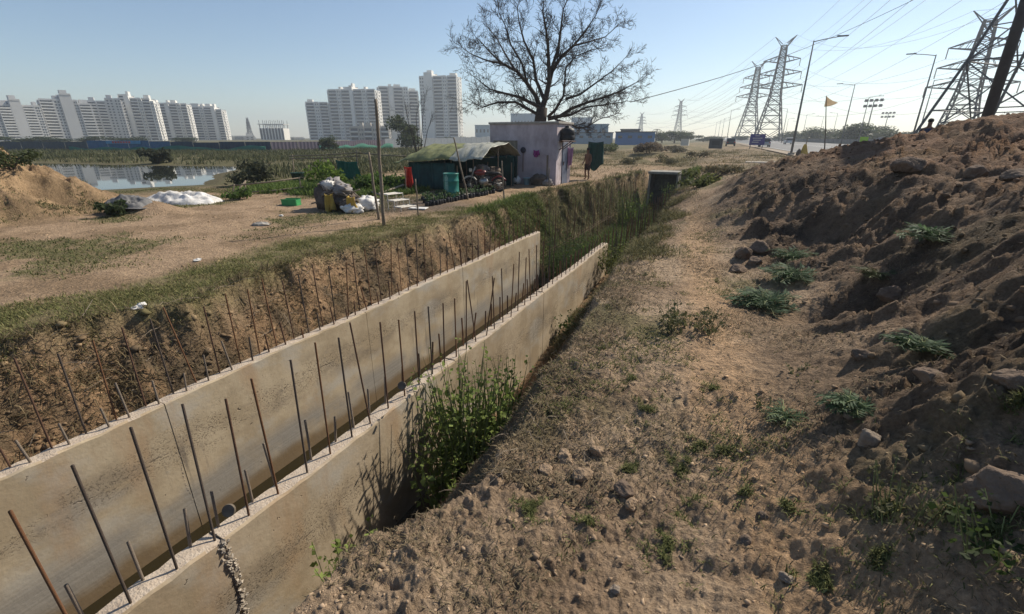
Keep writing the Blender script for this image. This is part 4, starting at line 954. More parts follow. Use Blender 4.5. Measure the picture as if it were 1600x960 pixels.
# ---- flag, shrine, roadside bits
p_ = on(1288, 246, .6, True); fl = thing('flag', 'small pale pennant flag on a tall bamboo staff by the road', 'flag', p_)
tp = top_of(p_, 1291, 150); d = Vector(tp)-Vector(p_)
MB().tube([(0, 0, -.1), d*.5+Vector((.03, 0, 0)), d], [.06, .045, .03], 8).build('staff', mat('dark staff', (.09, .07, .055), None, 5, .8), fl, True)
o = MB().grid(lambda a, b: (d.x+.02+a*1.05, d.y-.3*a+.08*math.sin(a*7), d.z-.02-(1-a)*b*.95-a*.62-.1*math.sin(a*3)), 14, 8).build('pennant', mat('pale orange cloth', (.75, .66, .52), (.6, .5, .36), 3, .8, transl=.6), fl, True); solid(o, .006)
p_ = on(1253, 251, .6, True); s1 = thing('wrapped_shrine', 'yellow cloth wrapped bundle with a dark stake beside the flag', 'bundle', p_)
def cone(a, b):
    t_ = a*2*math.pi; r_ = .42*(1-b*.78)*(1+.16*math.sin(t_*5+b*3)); return (r_*math.cos(t_), r_*math.sin(t_), b*1.28)
o = MB().grid(cone, 30, 12).build('cloth', YELC, s1, True); MB().tube([(-.1, 0, 0), (.1, .1, 1.75)], [.05, .035], 6).build('stake', WOOD, s1)
blob(MB(), (-.35, -.1, .4), (.2, .22, .5), 6, amp=.4).build('dark_cloth', BROWNC, s1, True)
p_ = on(1297, 247, .6, True); o = thing('blue_crate', 'small blue crate beside the foot of the flag', 'crate', p_); bevel(MB().box((0, 0, .2), (.5, .4, .42)).build('body', mat('blue plastic', (.04, .22, .33), (.03, .16, .25), 4, .5), o), .02); MB().box((0, 0, .43), (.54, .44, .05)).build('rim', TEALP, o)
p_ = on(1190, 257, .35, True); o = thing('fallen_slab', 'flat pale slab lying on the ground beyond the end of the heap', 'slab', p_, .1); bevel(MB().box((0, 0, .07), (1.9, 1.1, .16)).build('slab', mat('pale slab', (.45, .40, .34), (.34, .29, .24), 2, .9, .3, 15), o), .02)
def panel_stand(label, u, d, w_, h_, m, lean, zb):
    p_ = atd(u, 226, d); t_ = thing('sign_board', label, 'board', (p_[0], p_[1], zb), R(-18)); o = MB().box((0, 0, h_/2+.9), (w_, .06, h_)).build('panel', m, t_); o.rotation_euler = (0, lean, 0)
    for s_ in (-1, 1): MB().box((s_*w_*.32, .05, .55), (.08, .08, 1.2)).build('leg', LAMPG, t_)
panel_stand('bright yellow green board against the road barrier', 1348, 85, .95, .9, mat('lime paint', (.38, .62, .05), (.3, .5, .04), 2, .6), 0, ROADZ)
panel_stand('pale board leaning at the right of the lime board', 1367, 84, .9, .9, mat('pale board', (.42, .38, .36), (.3, .26, .25), 2, .8), .35, ROADZ)
panel_stand('second pale board leaning beyond the first', 1378, 86, .9, .9, bpy.data.materials['pale board'], -.3, ROADZ)
# blue sign with white writing
p_ = atd(1181, 232, 92); sg = thing('road_sign', 'purple blue sign board with small white writing beside the road', 'sign', (p_[0], p_[1], .3), R(12))
SB = mat('sign blue', (.045, .04, .20), (.035, .03, .16), 2, .5); o = MB().box((0, 0, 1.5), (2.35, .1, 1.75)).build('panel', SB, sg)
for i_, (x0, x1, z) in enumerate([(-.35, .3, 2.1), (-.7, .75, 1.72), (-.6, .5, 1.4), (-.75, .2, 1.08)]):
    mb = MB(); xx = x0
    while xx < x1: mb.box((xx, -.056, z), (.1, .01, .14)); xx += .15
    mb.build('lettering', METW, o)
for s_ in (-1, 1): MB().box((s_*.95, .08, .55), (.1, .1, 1.5)).build('post', LAMPG, sg)
# vehicles
GLASS = mat('dark glass', (.03, .035, .04), None, 3, .1, spec=.6); TYRE = mat('tyre', (.025, .025, .025), None, 5, .9)
def car(label, loc, rz, paint, H=1.6, L=4.2, W=1.75):
    t_ = thing('car', label, 'car', loc, rz); hl = L/2
    prof = [(-hl, .35), (-hl, .82), (-hl+.15, .95), (-hl+.9, 1.0), (hl-1.15, .98), (hl-.1, .8), (hl, .6), (hl, .35)]
    def ext(pr, w_, nm, m):
        n_ = len(pr); mb = MB(); mb.add([(x, -w_/2, z) for x, z in pr]+[(x, w_/2, z) for x, z in pr], [tuple(range(n_-1, -1, -1)), tuple(range(n_, 2*n_))]+[(i_, (i_+1) % n_, (i_+1) % n_+n_, i_+n_) for i_ in range(n_)])
        o = mb.build(nm, m, t_); bevel(o, .06, 3); return o
    ext(prof, W, 'body', paint); ext([(-hl+.12, .96), (-hl+.4, H-.06), (-hl+.8, H), (hl-2.0, H), (hl-1.2, .98)], W*.88, 'cabin', GLASS)
    ext([(-hl+.38, H-.08), (-hl+.7, H+.02), (hl-2.0, H+.02), (hl-1.9, H-.08)], W*.9, 'roof', paint)
    for x in (-hl+.75, hl-.8):
        for s_ in (-1, 1):
            w_ = MB().lathe([(.1, -.1), (.33, -.1), (.33, .1), (.1, .1)], 18).build('wheel', TYRE, t_, True, (x, s_*(W/2-.08), .33)); w_.rotation_euler = (R(90), 0, 0)
    for s_ in (-1, 1): MB().box((-hl-.0, s_*(W/2-.2), .78), (.05, .25, .18)).build('tail_light', REDC, t_); MB().box((hl, s_*(W/2-.25), .68), (.06, .3, .14)).build('headlight', METW, t_)
rdz = R(90)+.066
def pxroad(u, d): q = atd(u, 226, d); return (q[0], q[1], ROADZ+.006)
car('grey hatchback on the road right of the blue sign', pxroad(1194, 104), rdz, mat('silver paint', (.40, .41, .42), None, 3, .35, metal=.4), 1.65)
car('dark car on the road far left of the blue sign', pxroad(1141, 112), rdz, mat('dark paint', (.05, .055, .06), None, 3, .35))
car('white car on the road beyond the nearest lamp', pxroad(1231, 150), rdz, mat('white paint', (.7, .7, .7), None, 3, .35))
p_ = atd(1121, 228, 95); ks = thing('kiosk', 'dark small kiosk standing at the roadside far behind the path', 'kiosk', (p_[0]-.3, p_[1], .25)); MB().box((0, 0, .8), (2.2, 2, 1.6)).build('wall', mat('dark kiosk', (.06, .06, .065), None, 2, .8), ks); MB().box((0, 0, 1.66), (2.5, 2.3, .1)).build('roof', LAMPG, ks); MB().box((0, -1.02, .95), (1.3, .05, .7)).build('counter_opening', BLACKP, ks)
p_ = atd(1070, 226, 130); o = thing('roadside_box', 'small white box cabin far behind the path', 'cabin', (p_[0], p_[1], .2)); MB().box((0, 0, .8), (1.9, 1.6, 1.6)).build('wall', METW, o); MB().box((0, 0, 1.65), (2.1, 1.8, .1)).build('roof', LAMPG, o)
# ---- industrial buildings
def sheds(label, u0, u1, vt, d, m, roofm, name='industrial_shed', lean=None):
    a_ = atd(u0, vt, d); b_ = atd(u1, vt, d); w_ = math.hypot(a_[0]-b_[0], a_[1]-b_[1]); c_ = (a_+b_)/2; rz = math.atan2(b_[1]-a_[1], b_[0]-a_[0]); h_ = c_[2]
    t_ = thing(name, label, 'building', (c_[0], c_[1], 0), rz)
    MB().box((0, 6, h_/2-.3), (w_, 12, h_+.6)).build('wall', m, t_); MB().box((0, 6, h_+.12), (w_+.5, 12.6, .3)).build('roof', roofm, t_)
    n_ = max(2, int(w_/3))
    for k_ in range(n_): MB().box((-w_/2+(k_+.5)*w_/n_, -.06, h_*.62), (w_/n_*.42, .1, h_*.22)).build('window', GLASS, t_)
    return t_
BLUEB = mat('bright blue sheeting', (.045, .16, .36), (.035, .12, .28), .5, .6); PALEB = mat('pale blue cladding', (.24, .33, .40), (.19, .27, .33), .3, .7); DKR = mat('dark roof', (.05, .055, .07), None, 1, .7)
sheds('bright blue sheet metal shed in the distance right of the hut', 962, 1024, 207, 165, BLUEB, DKR)
sheds('dark roofed shed rising behind the bright blue one', 970, 1000, 203, 180, DKR, DKR)
sheds('large pale blue factory block behind the hut', 884, 951, 195, 210, PALEB, PALEB)
sheds('wide low pale blue wall building right behind the hut', 860, 958, 208, 190, PALEB, DKR)
sheds('pale glass office block behind the left branches of the bare tree', 742, 771, 196, 420, mat('pale glass cladding', (.3, .38, .42), (.24, .31, .35), .2, .4), PALEB)
sheds('grey block seen through the bare tree', 798, 838, 178, 500, PALEB, PALEB); sheds('pale block seen through the right branches of the bare tree', 893, 925, 184, 520, PALEB, PALEB)
# ---- hoarding round the building site
HP = [(-134, 39.5), (-92, 55), (-80, 62), (-77.5, 72), (-77.5, 91), (-84, 128), (-90, 175)]
hcol = {k_: mat('hoarding '+k_, c_, tuple(a_*.75 for a_ in c_), .8, .7, .15, 3) for k_, c_ in dict(slate=(.075, .09, .105), blue=(.05, .13, .25), navy=(.03, .05, .085), faded=(.125, .105, .135), grey=(.20, .22, .24)).items()}
def hoard(label, key, pts, h0, h1):
    t_ = thing('site_hoarding', label, 'hoarding', (*pts[0], -.45)); tot = sum(math.dist(a_, b_) for a_, b_ in zip(pts[:-1], pts[1:])); run = 0
    for a_, b_ in zip(pts[:-1], pts[1:]):
        L_ = math.dist(a_, b_); n_ = max(1, round(L_/4.6)); rz = math.atan2(b_[1]-a_[1], b_[0]-a_[0])
        for k_ in range(n_):
            s_ = (k_+.5)/n_; h_ = (h0+(h1-h0)*((run+L_*s_)/tot))*rnd.uniform(.95, 1.05)
            mb = MB(); wv = L_/n_-.08; c_ = 14
            mb.grid(lambda a2, b2: ((a2-.5)*wv, .05*(int(round(a2*c_)) % 2), b2*h_), c_, 1)
            o = mb.build('panel', hcol[key], t_, loc=(a_[0]+(b_[0]-a_[0])*s_-pts[0][0], a_[1]+(b_[1]-a_[1])*s_-pts[0][1], 0)); o.rotation_euler = (0, 0, rz); solid(o, .03)
        run += L_
    return t_
def lerp2(a_, b_, s_): return (a_[0]+(b_[0]-a_[0])*s_, a_[1]+(b_[1]-a_[1])*s_)
hA = lerp2(HP[0], HP[1], .52); hB = lerp2(HP[0], HP[1], .9)
hoard('dark slate site hoarding below the left apartment slabs', 'slate', [HP[0], hA], 1.85, 1.85)
hb1 = hoard('blue site hoarding with a red and white banner', 'blue', [hA, hB], 2.0, 2.0)
hoard('navy site hoarding right of the blue one', 'navy', [hB, HP[1], HP[2]], 1.8, 1.75)
hoard('faded purple site hoarding in front of the middle towers', 'faded', [HP[2], HP[3], HP[4]], 1.7, 2.1)
hoard('grey corrugated site hoarding running to the hut', 'grey', [HP[4], HP[5], HP[6]], 2.2, 2.9)
bn = thing('banner', 'red and white lettered banner fixed on the blue hoarding', 'banner', (*lerp2(hA, hB, .45), 1.3), math.atan2(HP[1][1]-HP[0][1], HP[1][0]-HP[0][0]))
o = MB().box((0, -.16, 0), (7, .05, .55)).build('panel', mat('sky blue print', (.10, .28, .48), None, 1, .7), bn)
mb = MB(); [mb.box((-2+.55*k_, -.2, 0), (.4, .02, .34)) for k_ in range(7)]; mb.build('lettering', mat('red print', (.5, .10, .08), None, 1, .7), bn)
NETG = mat('green shade net', (.04, .17, .12), (.03, .12, .085), .9, .85)
def netstrip(label, pts, h_):
    t_ = thing('shade_net', label, 'net', (*pts[0], -.4)); mb = MB(); n_ = 40
    def f(a2, b2):
        x = a2*(len(pts)-1); i_ = min(int(x), len(pts)-2); q = lerp2(pts[i_], pts[i_+1], x-i_); return (q[0]-pts[0][0], q[1]-pts[0][1], b2*h_*(.8+.5*float(pn(a2*9, .3+h_))))
    o = mb.grid(f, n_, 2).build('net', NETG, t_, True); solid(o, .04)
netstrip('green shade net along the foot of the blue and navy hoarding', [lerp2(HP[0], HP[1], .44), lerp2(HP[0], HP[1], .8), (-90, 53.5), (-79, 60)] and [(-113, 45), (-100, 49.8), (-90, 53.6), (-79, 60)], 1.05)
netstrip('green shade net in front of the faded purple hoarding', [(-76.4, 70), (-76, 80), (-76, 92)], 1.15)
# ---- apartment blocks
CREAM = mat('cream render', (.72, .70, .65), (.62, .60, .55), .08, .9); GREYR = mat('grey and shaded render', (.54, .53, .51), (.46, .455, .44), .08, .9); WINM = mat('window band', (.05, .055, .06), (.03, .034, .04), .4, .4); RAIL = mat('balcony rail', (.66, .64, .6), (.5, .49, .46), .2, .8)  # grey wall colour paints shade on the left blocks; also raw roof concrete
def apartment(label, u0, u1, vt, d, bays, rot, nf=14, depth=16, wallm=CREAM, group=None, steps=None, frame=False):
    a_ = atd(u0, vt, d); b_ = atd(u1, vt, d); c_ = (a_+b_)/2; w_ = math.hypot(a_[0]-b_[0], a_[1]-b_[1]); H = c_[2]+.5
    az = math.atan2(b_[1]-a_[1], b_[0]-a_[0])+rot; w_ = 1.1*w_/(abs(math.cos(rot))+abs(math.sin(rot))*depth/w_)
    t_ = thing('apartment_block', label, 'building', (c_[0], c_[1], -.5), az, group)
    ft = H/nf; tw = sum(b2[1] for b2 in bays); x = -w_/2; wall = MB(); bal = MB(); win = MB(); roof = MB()
    for i_, (kind, bw, dh) in enumerate(bays):
        bw = bw/tw*w_; Hb = H+dh*ft; xc = x+bw/2; rec = {'b': 1.6, 'w': .6, 'p': 0}[kind]
        wall.box((xc, depth/2+rec/2, Hb/2), (bw-.02, depth-rec, Hb))
        roof.box((xc, rec-.12, Hb+.5), (bw*.96, .24, 1.0)); roof.box((xc, depth-.1, Hb+.5), (bw*.96, .2, 1.0))
        if kind == 'p' or rnd.random() < .35: roof.box((xc, depth*.45, Hb+1.6), (bw*.6, depth*.35, 3.2))
        n_ = int(Hb/ft)
        for k_ in range(n_):
            z = k_*ft
            if kind == 'b':
                bal.box((xc, .8, z+.12), (bw*.9, 1.7, .24)); bal.box((xc, .06, z+.5), (bw*.9, .1, .7))
                win.box((xc, rec-.03, z+ft*.52), (bw*.8, .16, ft*.74))
                win.box((xc, depth+.02, z+ft*.55), (bw*.5, .1, ft*.5))
            elif kind == 'w':
                win.box((xc-bw*.2, rec-.03, z+ft*.55), (bw*.2, .12, ft*.45)); win.box((xc+bw*.22, rec-.03, z+ft*.55), (bw*.2, .12, ft*.45))
                bal.box((xc, rec-.1, z+.05), (bw*.98, .22, .18))
            if i_ in (0, len(bays)-1):
                s_ = -1 if i_ == 0 else 1
                for yy in (.2, .5, .78):
                    win.box((x if s_ < 0 else x+bw, depth*yy, z+ft*.55), (.16, depth*.1, ft*.5))
                bal.box((x-.4 if s_ < 0 else x+bw+.4, depth*.35, z+.5), (.8, depth*.16, 1.0))
        for s_ in (-1, 1): wall.box((xc+s_*(bw/2-.2), .45, Hb/2), (.3, .9, Hb-.3)) if kind == 'b' else None
        x += bw
    wall.build('wall', wallm, t_); tag(bal.build('balconies', RAIL, t_), kind='stuff'); tag(win.build('windows', WINM, t_), kind='stuff'); tag(roof.build('roof_parapet', wallm, t_), kind='stuff')
    return t_
B, W_, P_ = (lambda w=1, d=0: ('b', w, d)), (lambda w=1, d=0: ('w', w, d)), (lambda w=1, d=0: ('p', w, d))
G_ = 'cream apartment blocks'
apartment('leftmost apartment block cut by the picture edge with tall plain lift shaft', -34, 62, 166, 430, [B(), W_(.5), B(), P_(.9, 2), B(), W_(.5)], R(8), 13, wallm=GREYR, group=G_)
apartment('second apartment block from the left with a plain wall panel between balconies', 62, 140, 158, 440, [B(1.1), W_(.6), P_(1, 2), W_(.4), B(1.1, -1)], R(6), 14, wallm=GREYR, group=G_)
apartment('shaded apartment block in the middle of the left row', 136, 188, 160, 455, [B(1, 0), B(1, 0), W_(1, 1), W_(.8, 1)], R(-4), 14, wallm=GREYR, group=G_)
apartment('bright cream apartment block with white balconies right of the shaded one', 182, 240, 155, 465, [B(.7, 1), P_(.5, 1), B(1), W_(.4), B(1), W_(.4, -1)], R(-14), 14, group=G_)
apartment('cream apartment block second from the right of the left row', 236, 292, 163, 490, [W_(.4), B(1), P_(.4), B(1), W_(.4), B(.8)], R(-14), 13, group=G_)
apartment('rightmost cream apartment block of the left row', 290, 346, 168, 520, [W_(.4), B(1, 1), W_(.4), B(1), P_(.4), B(.8, -1)], R(-16), 13, group=G_)
MG = 'pale towers in the middle distance'
apartment('stepped pale tower block with lower left wing in the middle distance', 476, 512, 161, 500, [B(1), W_(.5), B(1)], R(-8), 12, group=MG)
apartment('widest pale tower block of the middle group', 508, 586, 141, 490, [B(1), W_(.4), B(1), P_(.3, 1), B(1), W_(.4), B(1)], R(-22), 15, group=MG)
apartment('pale tower block behind the tallest bamboo pole', 592, 652, 137, 520, [B(1), P_(.4), B(1), W_(.5), B(1, -1)], R(8), 16, group=MG)
apartment('tallest pale tower block left of the bare tree', 652, 714, 120, 480, [W_(.5), P_(.8, 1), B(1), W_(.4), B(1)], R(-20), 19, group=MG)
apartment('small three storey apartment house in front of the pale towers', 546, 606, 200, 330, [B(1), W_(.6), B(1), W_(.6), P_(.3), B(1)], R(-10), 3, depth=10, wallm=mat('buff render', (.45, .42, .36), (.36, .33, .29), .2, .9))
# unfinished block: white sheeting and raw columns on top
a_ = atd(397, 193, 520); b_ = atd(447, 193, 520); w_ = math.hypot(a_[0]-b_[0], a_[1]-b_[1]); c_ = (a_+b_)/2; uf = thing('unfinished_block', 'unfinished white block with bare columns and rods on its roof', 'building', (c_[0], c_[1], -.5), math.atan2(b_[1]-a_[1], b_[0]-a_[0])+R(-20)); H = c_[2]
MB().box((0, 8, H/2-2), (w_*.8, 16, H-4)).build('wall', CREAM, uf)
mb = MB()
for k_ in range(8):
    for q in range(8): mb.box((-w_*.36+w_*.72*k_/7, -.05, 1.5+(H-6)*q/7), (1.6, .2, 1.3))
tag(mb.build('windows', WINM, uf), kind='stuff')
MB().box((0, 8, H-.3), (w_*.86, 17, .5)).build('roof_slab', GREYR, uf)
for k_ in range(7):
    for yy in (.6, 15): MB().box((-w_*.38+w_*.76*k_/6, yy, H-2), (.7, .7, 4)).build('column', GREYR, uf); MB().box((-w_*.38+w_*.76*k_/6, yy, H+1.6), (.35, .35, 3.4)).build('starter_rods', LAMPG, uf)
apartment('long low pale building on the horizon between the left row and the unfinished block', 350, 396, 214, 560, [W_(1), B(1), W_(1)], 0, 2, depth=10)
apartment('low pale building on the horizon right of the unfinished block', 448, 474, 216, 560, [W_(1), B(1)], 0, 2, depth=10)
# ================================================================== TREES
BARK = mat('dark bark', (.085, .065, .05), (.045, .035, .028), 7, .9, .5, 30)
TWIG = mat('dark twigs', (.075, .055, .045), (.05, .038, .03), 9, .9)
def grow(mb, p, d, L_, r, lev, rs, up, st):
    n_ = 5 if lev < 2 else 4; pts = [p]; rad = [r]; dirs = []
    for i_ in range(n_):
        d = (d+Vector((rs.gauss(0, 1), rs.gauss(0, 1), rs.gauss(0, 1)))*(.13+.05*lev)+Vector((0, 0, up))).normalized()
        p = p+d*(L_/n_); pts.append(p); rad.append(max(r*(1-.72*(i_+1)/n_), .0065)); dirs.append(d)
    mb.tube(pts, rad, 5 if r > .04 else 3, False)
    if lev >= st: return
    k_ = rs.randint(5, 7) if lev < st-1 else rs.randint(4, 6)
    for c_ in range(k_):
        s_ = rs.uniform(.22, 1.0); i_ = min(int(s_*n_), n_-1); q = pts[i_].lerp(pts[i_+1], s_*n_-i_)
        ax = dirs[i_].orthogonal().normalized(); ax.rotate(Matrix.Rotation(rs.random()*6.28, 3, dirs[i_])); a_ = rs.uniform(.45, .95)
        nd = (dirs[i_]*math.cos(a_)+ax*math.sin(a_)).normalized()
        grow(mb, q, nd, L_*rs.uniform(.42, .68), max(rad[i_]*rs.uniform(.45, .65), .0065), lev+1, rs, up, st)
tb = np.array(on(848, 278)); TD = 27.6
tb = atd(847, 215, TD); tree = thing('bare_tree', 'large leafless tree spreading its dark branches above the hut', 'tree', (tb[0], tb[1], -.05)); T0 = Vector(tree.location)
rs = random.Random(41)
def tp_(u, v, dd=0): return Vector(atd(u, v, TD+dd))-T0
MB().tube([Vector((0, 0, -.2)), tp_(842, 205), tp_(845, 185), tp_(847, 168)], [.42, .36, .33, .30], 12).build('trunk', BARK, tree, True)
limbs = [  # (list of pixels, depth drift, start radius)
 ([(846, 172), (838, 150), (823, 128), (806, 112), (785, 100), (765, 82), (748, 62)], 1.2, .17),
 ([(847, 170), (833, 162), (812, 152), (788, 146), (765, 140), (742, 122)], -1.5, .14),
 ([(845, 182), (828, 172), (805, 160), (780, 160), (755, 168), (735, 160)], -.6, .12),
 ([(847, 170), (852, 150), (858, 128), (862, 108), (876, 90), (895, 72), (915, 50), (930, 25)], .8, .21),
 ([(858, 128), (858, 100), (856, 75), (852, 48), (850, 20), (852, -10)], -.8, .14),
 ([(862, 108), (872, 75), (876, 45), (880, 15), (890, -10)], 1.8, .12),
 ([(850, 155), (838, 125), (832, 95), (820, 65), (812, 35), (806, 8)], .3, .13),
 ([(856, 183), (868, 172), (880, 150), (884, 128), (884, 105), (900, 88), (925, 78)], -1.6, .11),
 ([(856, 186), (875, 182), (895, 170), (920, 160), (945, 152), (970, 143), (1000, 126)], .6, .15),
 ([(870, 183), (890, 180), (915, 168), (945, 164), (975, 160)], -1.4, .10),
 ([(870, 188), (890, 194), (905, 201), (920, 198), (938, 186), (960, 180)], -.9, .08),
 ([(884, 155), (905, 148), (930, 130), (955, 112), (975, 95)], 1.2, .09),
 ([(895, 72), (918, 66), (945, 58), (965, 40)], 1.5, .07),
 ([(806, 112), (790, 85), (775, 60), (762, 40)], 2.2, .08),
 ([(785, 100), (760, 95), (735, 85), (718, 72)], .5, .07),
 ([(823, 128), (815, 100), (800, 70), (790, 40), (780, 20)], -1.0, .09)]
tw = MB()
for px, dd, r0 in limbs:
    n_ = len(px); pts = [tp_(u+rs.uniform(-2, 2)*(0 < i_), v, dd*i_/(n_-1)) for i_, (u, v) in enumerate(px)]; rad = [max(.82*r0*(1-.85*i_/(n_-1)), .016) for i_ in range(n_)]
    MB().tube(pts, rad, 7, False).build('branch', BARK, tree, True)
    for i_ in range(1, n_):
        d = (pts[i_]-pts[i_-1]).normalized()
        for c_ in range(5 if i_ > 1 else 2):
            s_ = rs.random(); q = pts[i_-1].lerp(pts[i_], s_); ax = d.orthogonal().normalized(); ax.rotate(Matrix.Rotation(rs.random()*6.28, 3, d)); a_ = rs.uniform(.4, 1.0)
            grow(tw, q, (d*math.cos(a_)+ax*math.sin(a_)).normalized(), rs.uniform(.5, 1.05), rad[i_]*.34+.006, 1, rs, .05, 3)
    grow(tw, pts[-1], (pts[-1]-pts[-2]).normalized(), .9, rad[-1], 1, rs, .04, 3)
tag(tw.build('twigs', TWIG, tree), kind='stuff')
# ---- leafy far trees: crown of small leaf-clump faces
LEAF = vmat('leaves', .7, .45)
def leaf_cloud(n, lobes, size, c0, c1, rs, flat=.5):
    """n quads spread through lumpy ellipsoid lobes"""
    k = rs.integers(0, len(lobes), n); lb = np.array(lobes)[k]
    d = rs.normal(size=(n, 3)); d /= np.linalg.norm(d, axis=1)[:, None]; rad = rs.random(n)**.45
    rad *= 1+.25*fbm(d[:, 0]*2.3+k*3.1, d[:, 1]*2.3+d[:, 2]*2, 3)
    P = lb[:, :3]+d*lb[:, 3:6]*rad[:, None]
    a = rs.normal(size=(n, 3)); a /= np.linalg.norm(a, axis=1)[:, None]; b = np.cross(a, rs.normal(size=(n, 3))); b /= np.linalg.norm(b, axis=1)[:, None]
    s = size*rs.uniform(.5, 1.3, n)[:, None]
    V = np.stack([P-a*s, P+b*s*flat, P+a*s, P-b*s*flat], 1).reshape(-1, 3); F = np.arange(4*n).reshape(-1, 4)
    cl = np.array(c0)+(np.array(c1)-np.array(c0))*rs.random(n)[:, None]; return V, F, np.repeat(cl, 4, 0)
def leafy_mesh(seed, h, w_, n=2600, size=.3, c0=(.03, .045, .018), c1=(.075, .095, .035)):
    rs = np.random.default_rng(seed); lobes = []
    for i_ in range(11): a_ = rs.random()*6.28; q = rs.random()**.5*w_*.32; z = h*(.22+.55*rs.random()); s_ = w_*rs.uniform(.16, .27); lobes.append((q*math.cos(a_), q*math.sin(a_), z, s_, s_, s_*.8))
    V, F, cl = leaf_cloud(n, lobes, size, c0, c1, rs); return np_mesh('crown', V, None, F, cl)
def trunk_mesh(h, w_, seed):
    mb = MB(); rs = random.Random(seed); mb.tube([(0, 0, -.3), (0, 0, h*.25), (rs.gauss(0, .1)*w_*.2, 0, h*.5)], [w_*.035, w_*.026, w_*.018], 7)
    for i_ in range(5): a_ = rs.random()*6.28; mb.tube([(0, 0, h*.3), (math.cos(a_)*w_*.15, math.sin(a_)*w_*.15, h*.5), (math.cos(a_)*w_*.26, math.sin(a_)*w_*.26, h*.65)], [w_*.018, w_*.012, w_*.006], 5)
    return mb.mesh('trunk', BARK, True)
_tv = []
for s_ in range(4):
    c = leafy_mesh(60+s_, 7, 8); c.materials.append(LEAF); _tv.append((c, trunk_mesh(7, 8, s_)))
def tree_px(label, u, vt, d, wpx, base=.2, var=0, group=None, name='tree', cat='tree', zb=None):
    p_ = atd(u, vt, d); h = p_[2]-base; k_ = d*wpx/(FPX*1.12)
    t_ = thing(name, label, cat, (p_[0], p_[1], base), rnd.random()*6, group); sc = (k_/6.6, k_/6.6, h/6.5); part('crown', _tv[var][0], t_, sc=sc); part('trunk', _tv[var][1], t_, sc=sc)
tree_px('round dark green tree in front of the middle towers', 632, 184, 112, 52, -.3, 0)
tree_px('small dark bush like tree left of the low apartment house', 512, 213, 95, 26, -.4, 1)
TG = 'trees along the far side of the road'
for i_, (u, v, d, w_, lb) in enumerate([(1250, 206, 260, 40, 'small hazy tree left of the flag beyond the road'), (1285, 200, 230, 46, 'hazy tree directly behind the flag staff'), (1315, 204, 240, 44, 'hazy tree between the flag and the floodlight masts'), (1352, 192, 190, 54, 'largest round tree beyond the road below the floodlight masts'), (1378, 198, 215, 40, 'rounded tree just right of the largest roadside tree'), (1412, 203, 200, 46, 'tree beyond the road left of the right hand lamps'), (1440, 207, 150, 36, 'low tree beside the man behind the heap'), (1222, 209, 300, 36, 'faint low tree at the foot of the central pylon')]):
    tree_px(lb, u, v, d, w_, .25, i_ % 4, TG)
for i_, (u, v, d, w_, lb) in enumerate([(1036, 206, 200, 26, 'small dark tree at the right end of the blue shed'), (1056, 203, 205, 34, 'taller dark tree in the clump right of the blue shed'), (1078, 206, 215, 36, 'dark tree at the right end of the distant clump'), (1100, 212, 260, 28, 'low hazy tree between the clump and the lamps'), (1122, 213, 300, 30, 'low hazy tree behind the far kiosk'), (1160, 212, 320, 36, 'hazy low tree at the foot of the pylon pair')]):
    tree_px(lb, u, v, d, w_, .25, (i_+1) % 4, 'distant trees behind the path')
for u, w_ in ((20, 60), (75, 40), (140, 30), (195, 40), (290, 30), (700, 30), (730, 34), (1580, 60), (1520, 50)):
    tree_px('distant tree showing over the hoarding or parapet' if u < 800 else 'distant tree behind the pylon legs', u, 214 if u < 800 else 200, 240 if u < 800 else 150, w_, -.3, rnd.randint(0, 3), 'low distant trees')
# palm
p_ = atd(1027, 200, 190); pm = thing('palm_tree', 'small palm tree above the right end of the blue shed', 'tree', (p_[0], p_[1], .2)); MB().tube([(0, 0, 0), (0, 0, p_[2]-.8)], [.25, .18], 7).build('trunk', BARK, pm, True)
PALMG = mat('palm frond', (.05, .07, .03), (.03, .045, .02), 4, .8)
for k_ in range(11):
    a_ = k_*.57; q = lambda t_, w2: (math.cos(a_)*2.0*t_-math.sin(a_)*w2, math.sin(a_)*2.0*t_+math.cos(a_)*w2, p_[2]-.8+1.1*t_-1.9*t_*t_)
    mb = MB(); mb.grid(lambda a2, b2: q(a2, (b2-.5)*.34*(1-a2)), 6, 2); solid(mb.build('frond', PALMG, pm), .03)
# young bare tree behind the shed
yt = at(655, 238, -.1); yt = atd(655, 236, 46); t_ = thing('sapling', 'slender leafless sapling with several stems behind the shed', 'tree', (yt[0], yt[1], gz(yt[0], yt[1]))); rs = random.Random(8); b0 = Vector(t_.location); mb = MB()
for (u1, v1, u2, v2) in ((638, 190, 630, 150), (650, 185, 655, 158), (660, 190, 664, 150), (668, 205, 676, 180), (645, 205, 622, 180)):
    a1 = Vector(atd(u1, v1, 46))-b0; a2 = Vector(atd(u2, v2, 46.5))-b0; mb.tube([(0, 0, -.1), a1*.5+Vector((0, 0, -.2)), a1, a2], [.06, .045, .03, .012], 5)
    for k_ in range(5): grow(mb, a1.lerp(a2, rs.random()), (a2-a1).normalized(), 1.2, .012, 2, rs, .02, 3)
mb.build('stems', TWIG, t_)
